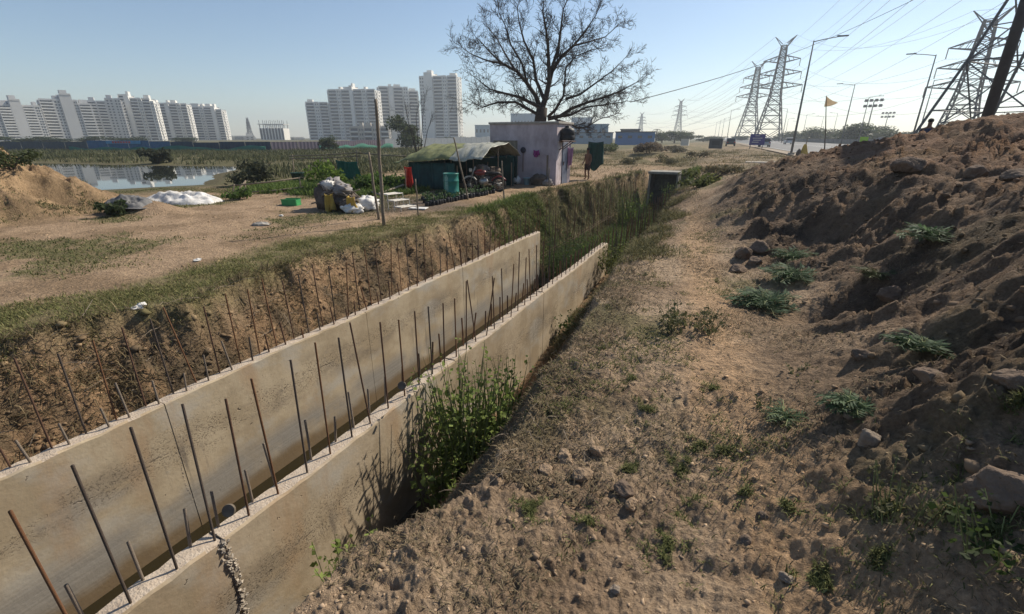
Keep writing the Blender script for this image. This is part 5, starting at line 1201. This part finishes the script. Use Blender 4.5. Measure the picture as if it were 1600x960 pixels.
# shrubs
def shrub(label, u, v, w_, h, n, size, c0, c1, seed, name='shrub', twig=True, d=None):
    p_ = on(u, v) if d is None else np.array([*atd(u, v, d)[:2], -.3]); rs = np.random.default_rng(seed); lobes = []
    for i_ in range(9): a_ = rs.random()*6.28; q = rs.random()**.5*w_*.33; s_ = w_*rs.uniform(.13, .22); lobes.append((q*math.cos(a_), q*math.sin(a_), h*(.2+.55*rs.random()), s_, s_, h*.28))
    t_ = thing(name, label, 'shrub', p_); V_, F_, cl = leaf_cloud(n, lobes, size, c0, c1, rs); me = np_mesh('foliage', V_, None, F_, cl); me.materials.append(LEAF); part('foliage', me, t_)
    mb = MB(); r2 = random.Random(seed)
    for i_ in range(7): a_ = r2.random()*6.28; mb.tube([(0, 0, -.1), (math.cos(a_)*w_*.12, math.sin(a_)*w_*.12, h*.45), (math.cos(a_)*w_*.28, math.sin(a_)*w_*.28, h*.85)], [.025, .018, .008], 4)
    mb.build('stems', TWIG, t_)
GRN0, GRN1 = (.05, .085, .02), (.12, .19, .045)
shrub('bright green creeper climbing the trellis behind the rubbish heap', 515, 300, 2.0, 1.35, 1100, .09, (.07, .11, .02), (.17, .25, .05), 3, 'creeper')
shrub('dusty dark shrub at the edge of the pond', 403, 290, 3.0, 1.35, 1200, .11, (.045, .05, .03), (.10, .105, .06), 4)
shrub('low green bush left of the shed sheet', 600, 296, 2.6, .75, 1100, .09, GRN0, GRN1, 6)
shrub('green weeds between trellis and rubbish heap', 555, 300, 2.6, .7, 1100, .09, GRN0, GRN1, 7)
shrub('green bush in front of the pole fence', 372, 312, 1.4, .45, 500, .07, GRN0, GRN1, 8)
shrub('small dark bush on the track below the left mound', 180, 338, .9, .45, 450, .07, (.03, .045, .02), (.07, .09, .035), 9)
shrub('dark scrub growing on top of the left mound', 18, 262, 1.7, .5, 800, .05, (.035, .05, .02), (.085, .1, .04), 10)
shrub('dark bush reed clump on the far shore of the pond', 248, 256, 3.0, 1.6, 800, .2, (.04, .045, .025), (.08, .085, .045), 12)
shrub('grey brush heap beyond the culvert', 1015, 240, 4.0, 1.2, 1400, .14, (.10, .08, .06), (.2, .16, .12), 14)
shrub('second grey brush heap beyond the culvert further right', 1060, 238, 4.5, .9, 1200, .14, (.10, .09, .06), (.17, .15, .1), 15)
shrub('pale green bush beyond the hut on the far bank', 945, 240, 4.0, 1.3, 1200, .14, (.06, .08, .035), (.12, .14, .06), 16)
# ================================================================== PLANTS
def plant(label, u, v, spread, h, nl, kind, seed, c0, c1, z0=.4, name='weed', p=None):
    """kind: feather = arching serrated leaves in a rosette, leafy = upright stems with small leaves"""
    p_ = on(u, v, z0) if p is None else np.array(p); rs = np.random.default_rng(seed); Vs = []; Cs = []; stems = MB(); t_ = thing(name, label, 'plant', p_, 0)
    def leaf(P, d, nrm, l_, w_, cl):
        q = P+d*l_; m_ = P+d*l_*.45; Vs.extend([P, m_+nrm*w_, q, m_-nrm*w_]); Cs.extend([cl]*4)
    def rc(): k_ = rs.random(); return np.array(c0)+(np.array(c1)-np.array(c0))*k_
    if kind == 'feather':
        for i_ in range(nl):
            a_ = rs.random()*6.28; L_ = spread*.5*rs.uniform(.55, 1.05); e = rs.uniform(.25, 1.2); d0 = np.array([math.cos(a_), math.sin(a_), 0]); n_ = 9; P = np.array([rs.normal()*spread*.06, rs.normal()*spread*.06, 0.]); cl = rc(); pts = [tuple(P)]
            for k_ in range(n_):
                s_ = k_/n_; el = e*(1-1.5*s_); dd = d0*math.cos(el)+np.array([0, 0, math.sin(el)]); P = P+dd*L_/n_*max(h/spread*2, .7); pts.append(tuple(P)); sd = np.array([-d0[1], d0[0], 0]); wl = L_*.30*math.sin(math.pi*(.15+.8*s_))
                for sg_ in (-1, 1):
                    d2 = dd*.55+sd*sg_*.8+np.array([0, 0, rs.normal()*.25]); d2 /= np.linalg.norm(d2); leaf(P, d2, np.cross(d2, [0, 0, 1])*.5+dd*.5, wl, wl*.14, cl*rs.uniform(.75, 1.15))
            stems.tube(pts, [.006]*4+[.003]*(len(pts)-4), 3, False)
    else:
        ns = max(2, nl//14)
        for i_ in range(ns):
            a_ = rs.random()*6.28; q = rs.random()**.6*spread*.4; P = np.array([q*math.cos(a_), q*math.sin(a_), -.05]); hh = h*rs.uniform(.55, 1.05); tip = P+np.array([rs.normal()*.12*hh+math.cos(a_)*spread*.18, rs.normal()*.12*hh+math.sin(a_)*spread*.18, hh]); mid = (P+tip)/2+rs.normal(size=3)*.03*hh
            stems.tube([tuple(P), tuple(mid), tuple(tip)], [.008*max(h, .4), .006*max(h, .4), .002], 4, False)
            for k_ in range(nl//ns):
                s_ = 1-.92*rs.random()**1.25; B_ = (P*(1-s_)**2+2*mid*s_*(1-s_)+tip*s_*s_); b_ = rs.random()*6.28; d = np.array([math.cos(b_), math.sin(b_), rs.uniform(-.3, .7)]); d /= np.linalg.norm(d); sz = min(spread, .6)*(.115 if h > .4 else .07)*(1.35-s_)*rs.uniform(.5, 1.3)+(.014 if h > .4 else .006); B_ = B_+d*rs.random()*spread*.2*(1.15-s_)
                leaf(B_, d, np.cross(d, rs.normal(size=3)), sz, sz*.34, rc())
    Vs = np.array(Vs); F_ = np.arange(len(Vs)).reshape(-1, 4); me = np_mesh('leaves', Vs, None, F_, np.array(Cs)); me.materials.append(LEAF); part('leaves', me, t_); stems.build('stems', mat_stem, t_); return t_
mat_stem = mat('weed stem', (.19, .22, .09), (.12, .14, .055), 10, .8)
BG0, BG1 = (.045, .085, .042), (.125, .185, .095); YG0, YG1 = (.06, .085, .02), (.15, .19, .05); OG0, OG1 = (.06, .065, .03), (.13, .125, .06)
plant('lower feathery grey green weed of the pair at the foot of the heap', 1192, 478, .95, .36, 80, 'feather', 1, BG0, BG1)
plant('upper feathery grey green weed of the pair at the foot of the heap', 1234, 436, .95, .38, 80, 'feather', 2, BG0, BG1)
plant('feathery weed behind the upper one of the pair', 1238, 404, .75, .32, 56, 'feather', 22, BG0, BG1)
plant('spreading feathery weed high on the dark face of the heap', 1458, 374, .95, .26, 60, 'feather', 3, BG0, BG1, .9)
plant('small dull weed on the slope right of the feathery pair', 1368, 432, .6, .2, 46, 'feather', 4, OG0, OG1, .8)
plant('feathery weed right of the dug hole', 1440, 546, .55, .2, 50, 'feather', 5, BG0, BG1, .7)
plant('flat feathery weed on pale stones below the hole', 1335, 642, .5, .16, 56, 'feather', 6, BG0, BG1, .5)
plant('grey leaved weed beside the path', 1228, 655, .34, .17, 36, 'feather', 7, BG0, BG1)
plant('small dark green weed touching the grey leaved one', 1200, 638, .17, .12, 120, 'leafy', 8, (.03, .055, .015), (.075, .11, .03))
plant('upright young weed at the lower right', 1405, 815, .32, .3, 240, 'leafy', 9, OG0, OG1, .6)
plant('low leafy weed at the right edge below the boulder', 1575, 855, .36, .2, 260, 'leafy', 10, (.03, .05, .015), (.07, .1, .03), .7)
plant('bushy olive weed on the path edge in the middle distance', 1070, 508, .62, .28, 420, 'leafy', 11, OG0, OG1)
plant('low weed on the slope below the hole', 1262, 590, .34, .1, 150, 'leafy', 12, OG0, OG1)
plant('small green weed growing at the bottom edge', 1400, 950, .14, .09, 50, 'leafy', 13, YG0, YG1, .6)
TW0, TW1 = (.11, .15, .03), (.30, .37, .11)
def trench_plant(label, x, y, z, spread, h, nl, seed, c0=TW0, c1=TW1): return plant(label, 0, 0, spread, h, nl, 'leafy', seed, c0, c1, p=(x, y, z), name='tall_weed')
trench_plant('tall bright green weed standing against the near channel wall', -2.45, 3.85, gz(-2.45, 3.85), .75, 1.5, 1400, 31)
trench_plant('tall dark weed behind the bright one in the side trench', -2.3, 4.35, gz(-2.3, 4.35), .6, 1.2, 550, 32, (.05, .075, .02), (.14, .19, .05))
trench_plant('shorter weed in front of the bright tall one by the wall', -2.5, 3.35, gz(-2.5, 3.35), .55, .95, 480, 33)
#trench_plant('yellow green weed further along the near channel wall', -2.4, 5.7, gz(-2.4, 5.7), .9, 1.3, 900, 34, (.09, .11, .025), (.2, .22, .06))
trench_plant('weed growing at the near end of the side trench', -2.35, 1.9, gz(-2.35, 1.9), .5, .75, 420, 35)
trench_plant('dark leafy weed where the near wall meets the soil', -2.65, 8.3, gz(-2.65, 8.3), .5, .55, 260, 36, (.03, .05, .015), (.08, .12, .03))
trench_plant('olive bush at the far end of the near channel wall', -2.45, 11.6, gz(-2.45, 11.6), 1.2, .8, 900, 37, (.07, .08, .02), (.15, .16, .05))
trench_plant('dark green weeds filling the channel past the far wall end', -4.6, 13.6, -2.1, 1.2, 1.35, 1300, 38, (.03, .055, .015), (.10, .15, .04))
trench_plant('green weeds in the channel between the rebar rows', -4.1, 15.6, -2.1, 1.8, 1.2, 1500, 39, (.04, .07, .015), (.14, .2, .045))
trench_plant('bright green bush below the culvert', -4.6, 24, -2.1, 1.8, 1.9, 1300, 40, (.08, .12, .02), (.2, .28, .06))
trench_plant('bright green bush at the right foot of the culvert', -3.2, 27.5, -1.6, 1.3, 1.5, 800, 42, (.08, .12, .02), (.2, .27, .06))
# ================================================================== GRASS AND BRUSH
BLADE = vmat('grass blades', .85, .25)
def blades(name, label, P, h, wd, c0, c1, lean=.5, seed=0, root=.0):
    rs = np.random.default_rng(seed); n = len(P); h = h*rs.uniform(.5, 1.3, n)
    a = rs.random(n)*2*np.pi; L_ = lean*rs.uniform(.3, 1.5, n); d = np.stack([np.cos(a), np.sin(a), 0*a], 1); s = np.stack([-np.sin(a+rs.normal(size=n)*.6), np.cos(a), 0*a], 1)*(wd*rs.uniform(.6, 1.4, n))[:, None]
    up = np.array([0, 0, 1.]); el1 = np.clip(1.35-L_*.6, .1, 1.5); el2 = np.clip(1.2-L_*1.3, -1.0, 1.4)
    P = P-up*root; M_ = P+(d*np.cos(el1)[:, None]+up*np.sin(el1)[:, None])*(h*.55)[:, None]; T_ = M_+(d*np.cos(el2)[:, None]+up*np.sin(el2)[:, None])*(h*.5)[:, None]
    V = np.stack([P-s, P+s, M_+s*.8, M_-s*.8, T_], 1).reshape(-1, 3); k = np.arange(n)[:, None]*5
    F4 = k+np.array([[0, 1, 2, 3]]); F3 = k+np.array([[3, 2, 4]])
    t_ = rs.random(n)[:, None]; t2 = rs.random(n)[:, None]; cl = np.array(c0)*(1-t_)+np.array(c1)*t_; cl = cl*(.75+.5*t2)
    me = np_mesh(name, V, F3, F4, np.repeat(cl, 5, 0)); me.materials.append(BLADE); o = link(bpy.data.objects.new(name, me)); return tag(o, label, 'grass', None, 'stuff')
def samp(n, x0, x1, y0, y1, dens, seed, bias=1.0):
    rs = np.random.default_rng(seed); out = []; got = 0
    while got < n:
        m = 60000; x = rs.uniform(x0, x1, m); y = y0+(y1-y0)*rs.random(m)**bias; k = rs.random(m) < np.clip(dens(x, y), 0, 1); out.append(np.stack([x[k], y[k]], 1)); got += k.sum()
        if len(out) > 60: break
    Q = np.concatenate(out)[:n]; return np.concatenate([Q, height(Q[:, 0], Q[:, 1])[:, None]], 1)
xe_ = lambda y: np.interp(y, XE[:, 0], XE[:, 1]); xl_ = lambda y: np.interp(y, XL[:, 0], XL[:, 1])
tr_ = lambda x, y: fbm(x*1.4, y*1.4, 3)
blades('bank_grass', 'short green brown grass along the top of the left bank', samp(42000, -9.2, -6.4, .3, 13, lambda x, y: sst(-1.9, -1.1, x-xe_(y)+.5*fbm(x*.5, y*.5, 2))*sst(.3, 0, x-xe_(y))*(.35+tr_(x, y)), 1, 1.4), .06, .0045, (.10, .115, .035), (.24, .215, .095), .9, 1)
blades('dry_brush', 'matted dry brush hanging on the left trench bank', samp(30000, -7.5, -5.5, .2, 24, lambda x, y: sst(-.35, .0, x-xe_(y))*(.25+1.2*np.maximum(fbm(x*1.1, y*1.1, 3)+.12, 0)), 2, 1.5), .2, .0045, (.07, .055, .03), (.25, .19, .105), 1.5, 2)
blades('dry_brush', 'matted grey dry brush along the right lip of the trench', samp(42000, -3.0, -.3, 2.0, 26, lambda x, y: sst(-1.3, -.5, x-xl_(y))*sst(.75, .1, x-xl_(y)+.5*fbm(x, y, 2))*(.25+1.1*np.maximum(tr_(x, y)+.2, 0)), 3, 1.6), .075, .0036, (.09, .07, .045), (.24, .185, .11), 1.5, 3)
blades('trench_grass', 'dense green and brown grass hanging in the trench beyond the walls', samp(30000, -7.4, -5.2, 12.5, 32, lambda x, y: sst(-.3, .1, x-xe_(y))*(.2+1.4*np.maximum(tr_(x, y), 0)), 4, 1.2), .34, .006, (.055, .065, .022), (.17, .165, .065), 1.5, 4)
blades('trench_grass', 'green grass spilling over the bank edge beside the hut yard', samp(16000, -8.0, -5.4, 11.5, 17.5, lambda x, y: sst(-.8, -.2, x-xe_(y))*(.4+tr_(x, y))*sst(11.5, 13, y)*sst(17.5, 15.5, y), 44), .3, .007, (.05, .08, .018), (.16, .2, .05), 1.2, 44)
blades('trench_grass', 'green grass on the trench floor between the rebar rows', samp(22000, -5.3, -2.2, 13, 32, lambda x, y: .55+tr_(x, y), 5, 1.1), .42, .007, (.05, .08, .018), (.16, .21, .05), .7, 5)
patches = [(1110, 612, .1), (1095, 695, .1), (1045, 865, .12), (985, 590, .14), (940, 545, .2), (830, 798, .1), (915, 815, .07), (1130, 705, .09), (1310, 805, .1), (1500, 775, .12), (1545, 830, .16), (1080, 800, .08), (1010, 640, .1), (950, 480, .22), (1120, 440, .25), (1010, 430, .2), (1370, 870, .06), (1270, 905, .08), (880, 640, .1), (1060, 730, .07), (1590, 630, .1), (1230, 790, .05), (1160, 770, .05), (985, 735, .05), (830, 560, .2), (1390, 790, .06)]
Q = []
for u, v, r_ in patches:
    c_ = on(u, v, .4); rs_ = np.random.default_rng(int(u*7+v)); n_ = int(1700*rs_.uniform(.5, 1.2)); a_ = rs_.random(n_)*6.28; q_ = np.abs(rs_.normal(size=n_))*r_*rs_.uniform(.7, 1.15)*(1+.6*np.sin(a_*2+u)); X_ = c_[0]+q_*np.cos(a_); Y_ = c_[1]+q_*np.sin(a_)*1.25; kp = fbm(X_*11+u, Y_*11, 3) > .02+.25*rs_.random(n_); Q.append(np.stack([X_[kp], Y_[kp]], 1))
Q = np.concatenate(Q); Q = np.concatenate([Q, height(Q[:, 0], Q[:, 1])[:, None]], 1)
blades('grass_tufts', 'scattered small green grass tufts on the right bank', Q, .042, .0024, (.07, .085, .025), (.19, .19, .075), 1.0, 6)
blades('low_weeds', 'low olive green weeds spreading over the right bank', samp(10000, -1.7, 1.0, 2.3, 14, lambda x, y: sst(.08, .3, fbm(x*.75+21, y*.75, 3)+.35*fbm(x*5, y*5, 2))*(1-heapmask(x, y)*.7), 52, 1.5), .04, .0032, (.08, .09, .028), (.2, .195, .075), 1.2, 52)
blades('dry_grass', 'sparse dry grass and straw over the right bank and path', samp(42000, -1.9, 2.2, .9, 16, lambda x, y: (1-heapmask(x, y)*.75)*np.maximum(fbm(x*.9+7, y*.9, 3)+.12, 0)*1.6, 7, 1.5), .05, .0022, (.10, .08, .045), (.27, .21, .13), 1.6, 7)
blades('field_grass', 'patchy low grass over the left field', samp(42000, -26, -8.4, 3, 30, lambda x, y: sst(.0, .3, fbm(x*.33+9, y*.33, 3)+.2*fbm(x*3.1+5, y*3.1, 2))*sst(-8.8, -10.5, x), 8), .07, .008, (.06, .075, .022), (.17, .16, .07), 1.0, 8)
blades('garden_weeds', 'rank green weeds in the garden plot behind the heap and fence', samp(26000, -22, -10.5, 12.8, 22, lambda x, y: sst(1.1, .5, np.hypot((x+16)/6.0, (y-16.5)/4.2)+.4*fbm(x*.7, y*.7, 2))*((x < -13.6) | (y < 16.6) & (x < -11.8)), 9), .30, .016, (.05, .085, .018), (.16, .22, .055), .7, 9)
blades('reeds', 'brown green reeds between the pond and the hoarding', samp(42000, -125, -22, 18, 82, lambda x, y: sst(.2, 1.2, pond_d(x, y))*(x*.37+y > -8.2)*((-x*.82) < y+66)*(.35+tr_(x*.1, y*.1)), 10), .58, .035, (.045, .055, .025), (.12, .12, .055), .6, 10)
blades('rough_grass', 'rough dry and green grass on the ground beyond the culvert', samp(36000, -22, 9, 26, 85, lambda x, y: (.03+1.7*np.maximum(fbm(x*.3, y*.3, 3)-.02, 0))*(x < rx(4.2, y)), 11, 1.3), .26, .014, (.08, .08, .035), (.24, .19, .10), 1.1, 11)
blades('mound_grass', 'dry scrub grass over the left mound', samp(9000, -29, -15, 0, 10, lambda x, y: sst(1.1, .9, mound_q(x, y))*sst(.05, .35, fbm(x*.6, y*.6, 3)), 12), .16, .008, (.06, .07, .025), (.17, .15, .07), 1.0, 12)
for i_, (u, v, w_, h_, c0_, c1_, lb) in enumerate([ 
  (1100, 290, 2.4, .5, (.06, .075, .025), (.15, .16, .06), 'low green scrub right of the culvert'),
  (1130, 272, 2.8, .5, (.07, .065, .035), (.17, .14, .08), 'dusty scrub beyond the culvert left of the heap'), (985, 256, 2.6, .6, (.07, .07, .035), (.16, .14, .08), 'dusty scrub on the far side behind the culvert'), (1045, 256, 3.0, .7, (.06, .06, .03), (.15, .13, .07), 'dark scrub directly behind the culvert'), (1090, 248, 3.0, .7, (.07, .065, .04), (.16, .135, .085), 'grey brown scrub in the rough ground beyond the culvert')]):
    shrub(lb, u, v, w_, h_, 800, .05+.02*w_*.5, c0_, c1_, 70+i_, 'scrub')
blades('lip_scrub', 'olive and brown scrub grass on the right lip past the near wall end', samp(26000, -3.0, -.7, 6.5, 26, lambda x, y: sst(-1.6, -.6, x-xl_(y))*sst(.9, .0, x-xl_(y)+.7*fbm(x*.8, y*.8, 2))*1.3*np.maximum(fbm(x*.9+3, y*.9, 3)+.1, 0)*sst(6.5, 9, y), 51, 1.3), .2, .005, (.06, .065, .022), (.2, .17, .075), 1.1, 51)
# dry twigs tangled on the banks
def twig_stuff(name, label, P, L_, r, seed, m):
    rs = random.Random(seed); mb = MB()
    for p_ in P:
        a_ = rs.random()*6.28; l_ = L_*rs.uniform(.4, 1.4); e = rs.uniform(-.3, .5); d = Vector((math.cos(a_)*math.cos(e), math.sin(a_)*math.cos(e), math.sin(e)*.6)); q = Vector(p_)+Vector((0, 0, .02)); mb.tube([q, q+d*l_*.5+Vector((rs.gauss(0, .02), rs.gauss(0, .02), .03)), q+d*l_], [r, r*.8, r*.5], 3, False)
    return tag(mb.build(name, m), label, 'twigs', None, 'stuff')
DTW = mat('dry twigs', (.26, .21, .155), (.12, .095, .07), 12, .9)
twig_stuff('dry_twigs', 'dry tangled twigs on the left trench bank', samp(380, -7.3, -5.6, .2, 20, lambda x, y: sst(-.2, .1, x-xe_(y))*.6, 21, 1.4), .38, .005, 1, DTW)
twig_stuff('dry_twigs', 'dry tangled twigs on the right lip of the trench', samp(420, -2.9, -.4, 2, 22, lambda x, y: sst(-1.2, -.4, x-xl_(y))*sst(.9, .2, x-xl_(y))*.6, 22, 1.5), .16, .0032, 2, DTW)
# ================================================================== CLODS AND STONES
CLOD = vmat('clods', .95, 0, .1)
def ico():
    bm = bmesh.new(); bmesh.ops.create_icosphere(bm, subdivisions=1, radius=1); V = np.array([v.co[:] for v in bm.verts]); F = np.array([[q.index for q in f.verts] for f in bm.faces]); bm.free(); return V, F
IV, IF = ico()
bm = bmesh.new(); bmesh.ops.create_icosphere(bm, subdivisions=4, radius=1); IV2 = np.array([v.co[:] for v in bm.verts]); IF2 = np.array([[q.index for q in f.verts] for f in bm.faces]); bm.free()
def clods(name, label, P, smin, smax, pw, seed, IV=IV, IF=IF):
    rs = np.random.default_rng(seed); n = len(P); s = smin*(smax/smin)**(rs.random(n)**pw); sc = s[:, None]*rs.uniform(.55, 1.25, (n, 3)); nv = len(IV)
    V = IV[None]*sc[:, None, :]*(1+rs.uniform(-.45, .4, (n, nv, 1))); a = rs.random(n)*6.28; c_, s_ = np.cos(a)[:, None], np.sin(a)[:, None]
    V = np.stack([V[..., 0]*c_-V[..., 1]*s_, V[..., 0]*s_+V[..., 1]*c_, V[..., 2]*.65], -1)+P[:, None, :]+np.array([0, 0, 1])*(s*.0)[:, None, None]
    F = (np.arange(n)[:, None, None]*nv+IF[None]).reshape(-1, 3); cl = zone_col(P[:, 0], P[:, 1], P[:, 2])*rs.uniform(.75, 1.25, (n, 1))
    me = np_mesh(name, V.reshape(-1, 3), F, None, np.repeat(cl, nv, 0)); me.materials.append(CLOD); return tag(link(bpy.data.objects.new(name, me)), label, 'clods', None, 'stuff')
clods('soil_clods', 'loose soil clods strewn over the heap and its foot', samp(8000, -.4, 6, .8, 24, lambda x, y: heapmask(x, y)*(.25+np.maximum(tr_(x, y), 0)*1.3), 31, 1.5), .008, .05, 2.6, 1)
clods('soil_crumbs', 'small soil crumbs over the right bank and path', samp(6500, -1.8, 2.2, .8, 12, lambda x, y: .2+np.maximum(fbm(x*1.1+3, y*1.1, 3), 0)*1.2, 32, 1.6), .003, .021, 2.4, 2)
clods('bank_clods', 'soil clods on the face of the left trench bank', samp(2200, -7.2, -5.6, .2, 16, lambda x, y: sst(-.15, .15, x-xe_(y))*.6, 33, 1.4), .012, .07, 2.2, 3)
clods('field_stones', 'small stones and litter over the left field', samp(1500, -20, -7.4, 3, 18, lambda x, y: .4+0*x, 34), .01, .045, 2.5, 4)
STONE = mat('brown clod', (.21, .155, .115), (.115, .085, .064), 7, .97, 1.0, 26, spec=.1); STONEP = mat('pale stone', (.29, .24, .19), (.17, .135, .105), 7, .97, .9, 26, spec=.1)
def boulder(label, u, v, s_, seed, m=STONE, z0=.5, group=None, name='soil_clod'):
    p_ = on(u, v, z0); t_ = thing(name, label, 'clod' if m is STONE else 'stone', (p_[0], p_[1], p_[2]+s_[2]*.18), seed*1.3, group); rs = np.random.default_rng(seed); dirs_ = rs.normal(size=(11, 3)); dirs_ /= np.linalg.norm(dirs_, axis=1)[:, None]; cut = rs.uniform(.55, .9, 11); k_ = np.minimum(1.0, np.min(np.where(IV2 @ dirs_.T > .05, cut[None]/np.maximum(IV2 @ dirs_.T, .05), 9), axis=1))[:, None]; k_ = k_*(1+.16*fbm(IV2[:, 0]*1.6+seed+IV2[:, 2], IV2[:, 1]*1.6+IV2[:, 2]*1.3, 4)+.10*ridg(IV2[:, 0]*3.2+seed*2, IV2[:, 1]*3.2+IV2[:, 2]*2.7, 3))[:, None]*1.12
    V_ = IV2*np.array(s_)*k_*(1+rs.uniform(-.012, .012, (len(IV2), 1))); me = np_mesh(name, V_, IF2); me.materials.append(m); part('block', me, t_)
boulder('largest soil boulder at the right edge of the bank', 1568, 775, (.115, .1, .085), 1, z0=.8)
boulder('flat grey rock above the largest boulder at the right edge', 1596, 600, (.08, .07, .05), 2, z0=1.1)
boulder('upright pale stone on the slope below the hole', 1356, 690, (.045, .045, .055), 3, STONEP, .6, name='stone')
boulder('rounded stone above the upright one', 1330, 650, (.05, .04, .03), 17, STONEP, .6, name='stone')
boulder('rounded clod right of the hole beside the feathery weed', 1452, 592, (.07, .06, .045), 4, z0=.8)
boulder('knobbly clod left of the hole at the foot of the heap', 1345, 558, (.07, .06, .04), 5, z0=.5)
boulder('rounded clod half buried above the hole', 1388, 462, (.13, .1, .08), 6, z0=.8)
boulder('large dark clod on the red upper slope of the heap', 1420, 262, (.2, .17, .11), 7, z0=1.6)
boulder('lump of clay on the right of the upper slope', 1524, 272, (.13, .11, .09), 8, z0=1.7)
boulder('big clod at the right edge of the upper slope', 1592, 278, (.15, .12, .08), 9, z0=1.9)
boulder('dark lump crowning the top of the soil heap', 1508, 186, (.62, .5, .26), 10, z0=2.4)
CG = 'clods clustered left of the feathery weeds'
boulder('tallest clod of the cluster left of the feathery weeds', 1162, 402, (.14, .12, .13), 11, group=CG); boulder('clod behind the tallest one of the cluster', 1182, 392, (.16, .14, .12), 12, group=CG); boulder('flat clod in front of the cluster', 1150, 425, (.16, .12, .08), 13, group=CG)
boulder('clod at the right of the cluster near the weeds', 1178, 412, (.13, .12, .09), 18, group=CG)
boulder('grey crusty clod near the bottom centre', 975, 765, (.055, .05, .04), 14, z0=.3); boulder('small brick shaped stone near the bottom centre', 961, 922, (.028, .02, .016), 15, STONEP, .35, name='stone')
boulder('pale stone on the path near the bottom', 1228, 905, (.03, .028, .022), 16, STONEP, .35, name='stone'); boulder('dark small clod on the path', 1192, 807, (.024, .02, .018), 19, z0=.35)
boulder('clod by the path below the grey weed', 1165, 845, (.03, .025, .02), 20, z0=.35)
CRUST = mat('dry crust', (.37, .27, .185), (.22, .155, .10), 9, .97, 1.0, 34, spec=.1)
for i_, (u, v, s_, lb) in enumerate([(882, 716, (.075, .055, .045), 'largest broken soil crust at the lip near the weeds'), (908, 742, (.06, .05, .035), 'soil crust piece right of the largest one at the lip'), (852, 738, (.05, .045, .035), 'soil crust piece at the very edge of the lip'), (935, 705, (.05, .04, .03), 'soil crust piece highest up behind the lip'), (985, 790, (.05, .035, .03), 'crust lump below the grey clod near the bottom centre')]):
    boulder(lb, u, v, s_, 60+i_, CRUST, .25, 'crust pieces at the trench lip', 'soil_crust')
for i_, (u, v, lb) in enumerate([(222, 478, 'crumpled white paper scrap in the bank grass, upper one'), (216, 483, 'crumpled white paper scrap in the bank grass, lower one'), (310, 408, 'white paper scrap on the left track'), (440, 338, 'white scrap near the green basket')]):
    p_ = on(u, v); t_ = thing('paper_scrap', lb, 'litter', p_, i_); blob(MB(), (0, 0, .02), (.07, .05, .025), i_*3+1, 10, 6, .6, 3).build('paper', WHITEP, t_)
# ================================================================== HAZE
hz = bpy.data.materials.new('haze'); hz.use_nodes = True; t = hz.node_tree; t.nodes.remove(t.nodes['Principled BSDF'])
pv = N(t, 'ShaderNodeVolumePrincipled'); pv.inputs['Color'].default_value = (.86, .93, 1.0, 1); pv.inputs['Density'].default_value = HAZE_D; pv.inputs['Anisotropy'].default_value = .35
t.links.new(pv.outputs[0], t.nodes['Material Output'].inputs['Volume'])
mb = MB(); mb.box((0, 0, 36), (3300, 3300, 80)); hzo = mb.build('haze', hz); tag(hzo, 'pale blue haze lying over the whole plain', 'haze', None, 'stuff')
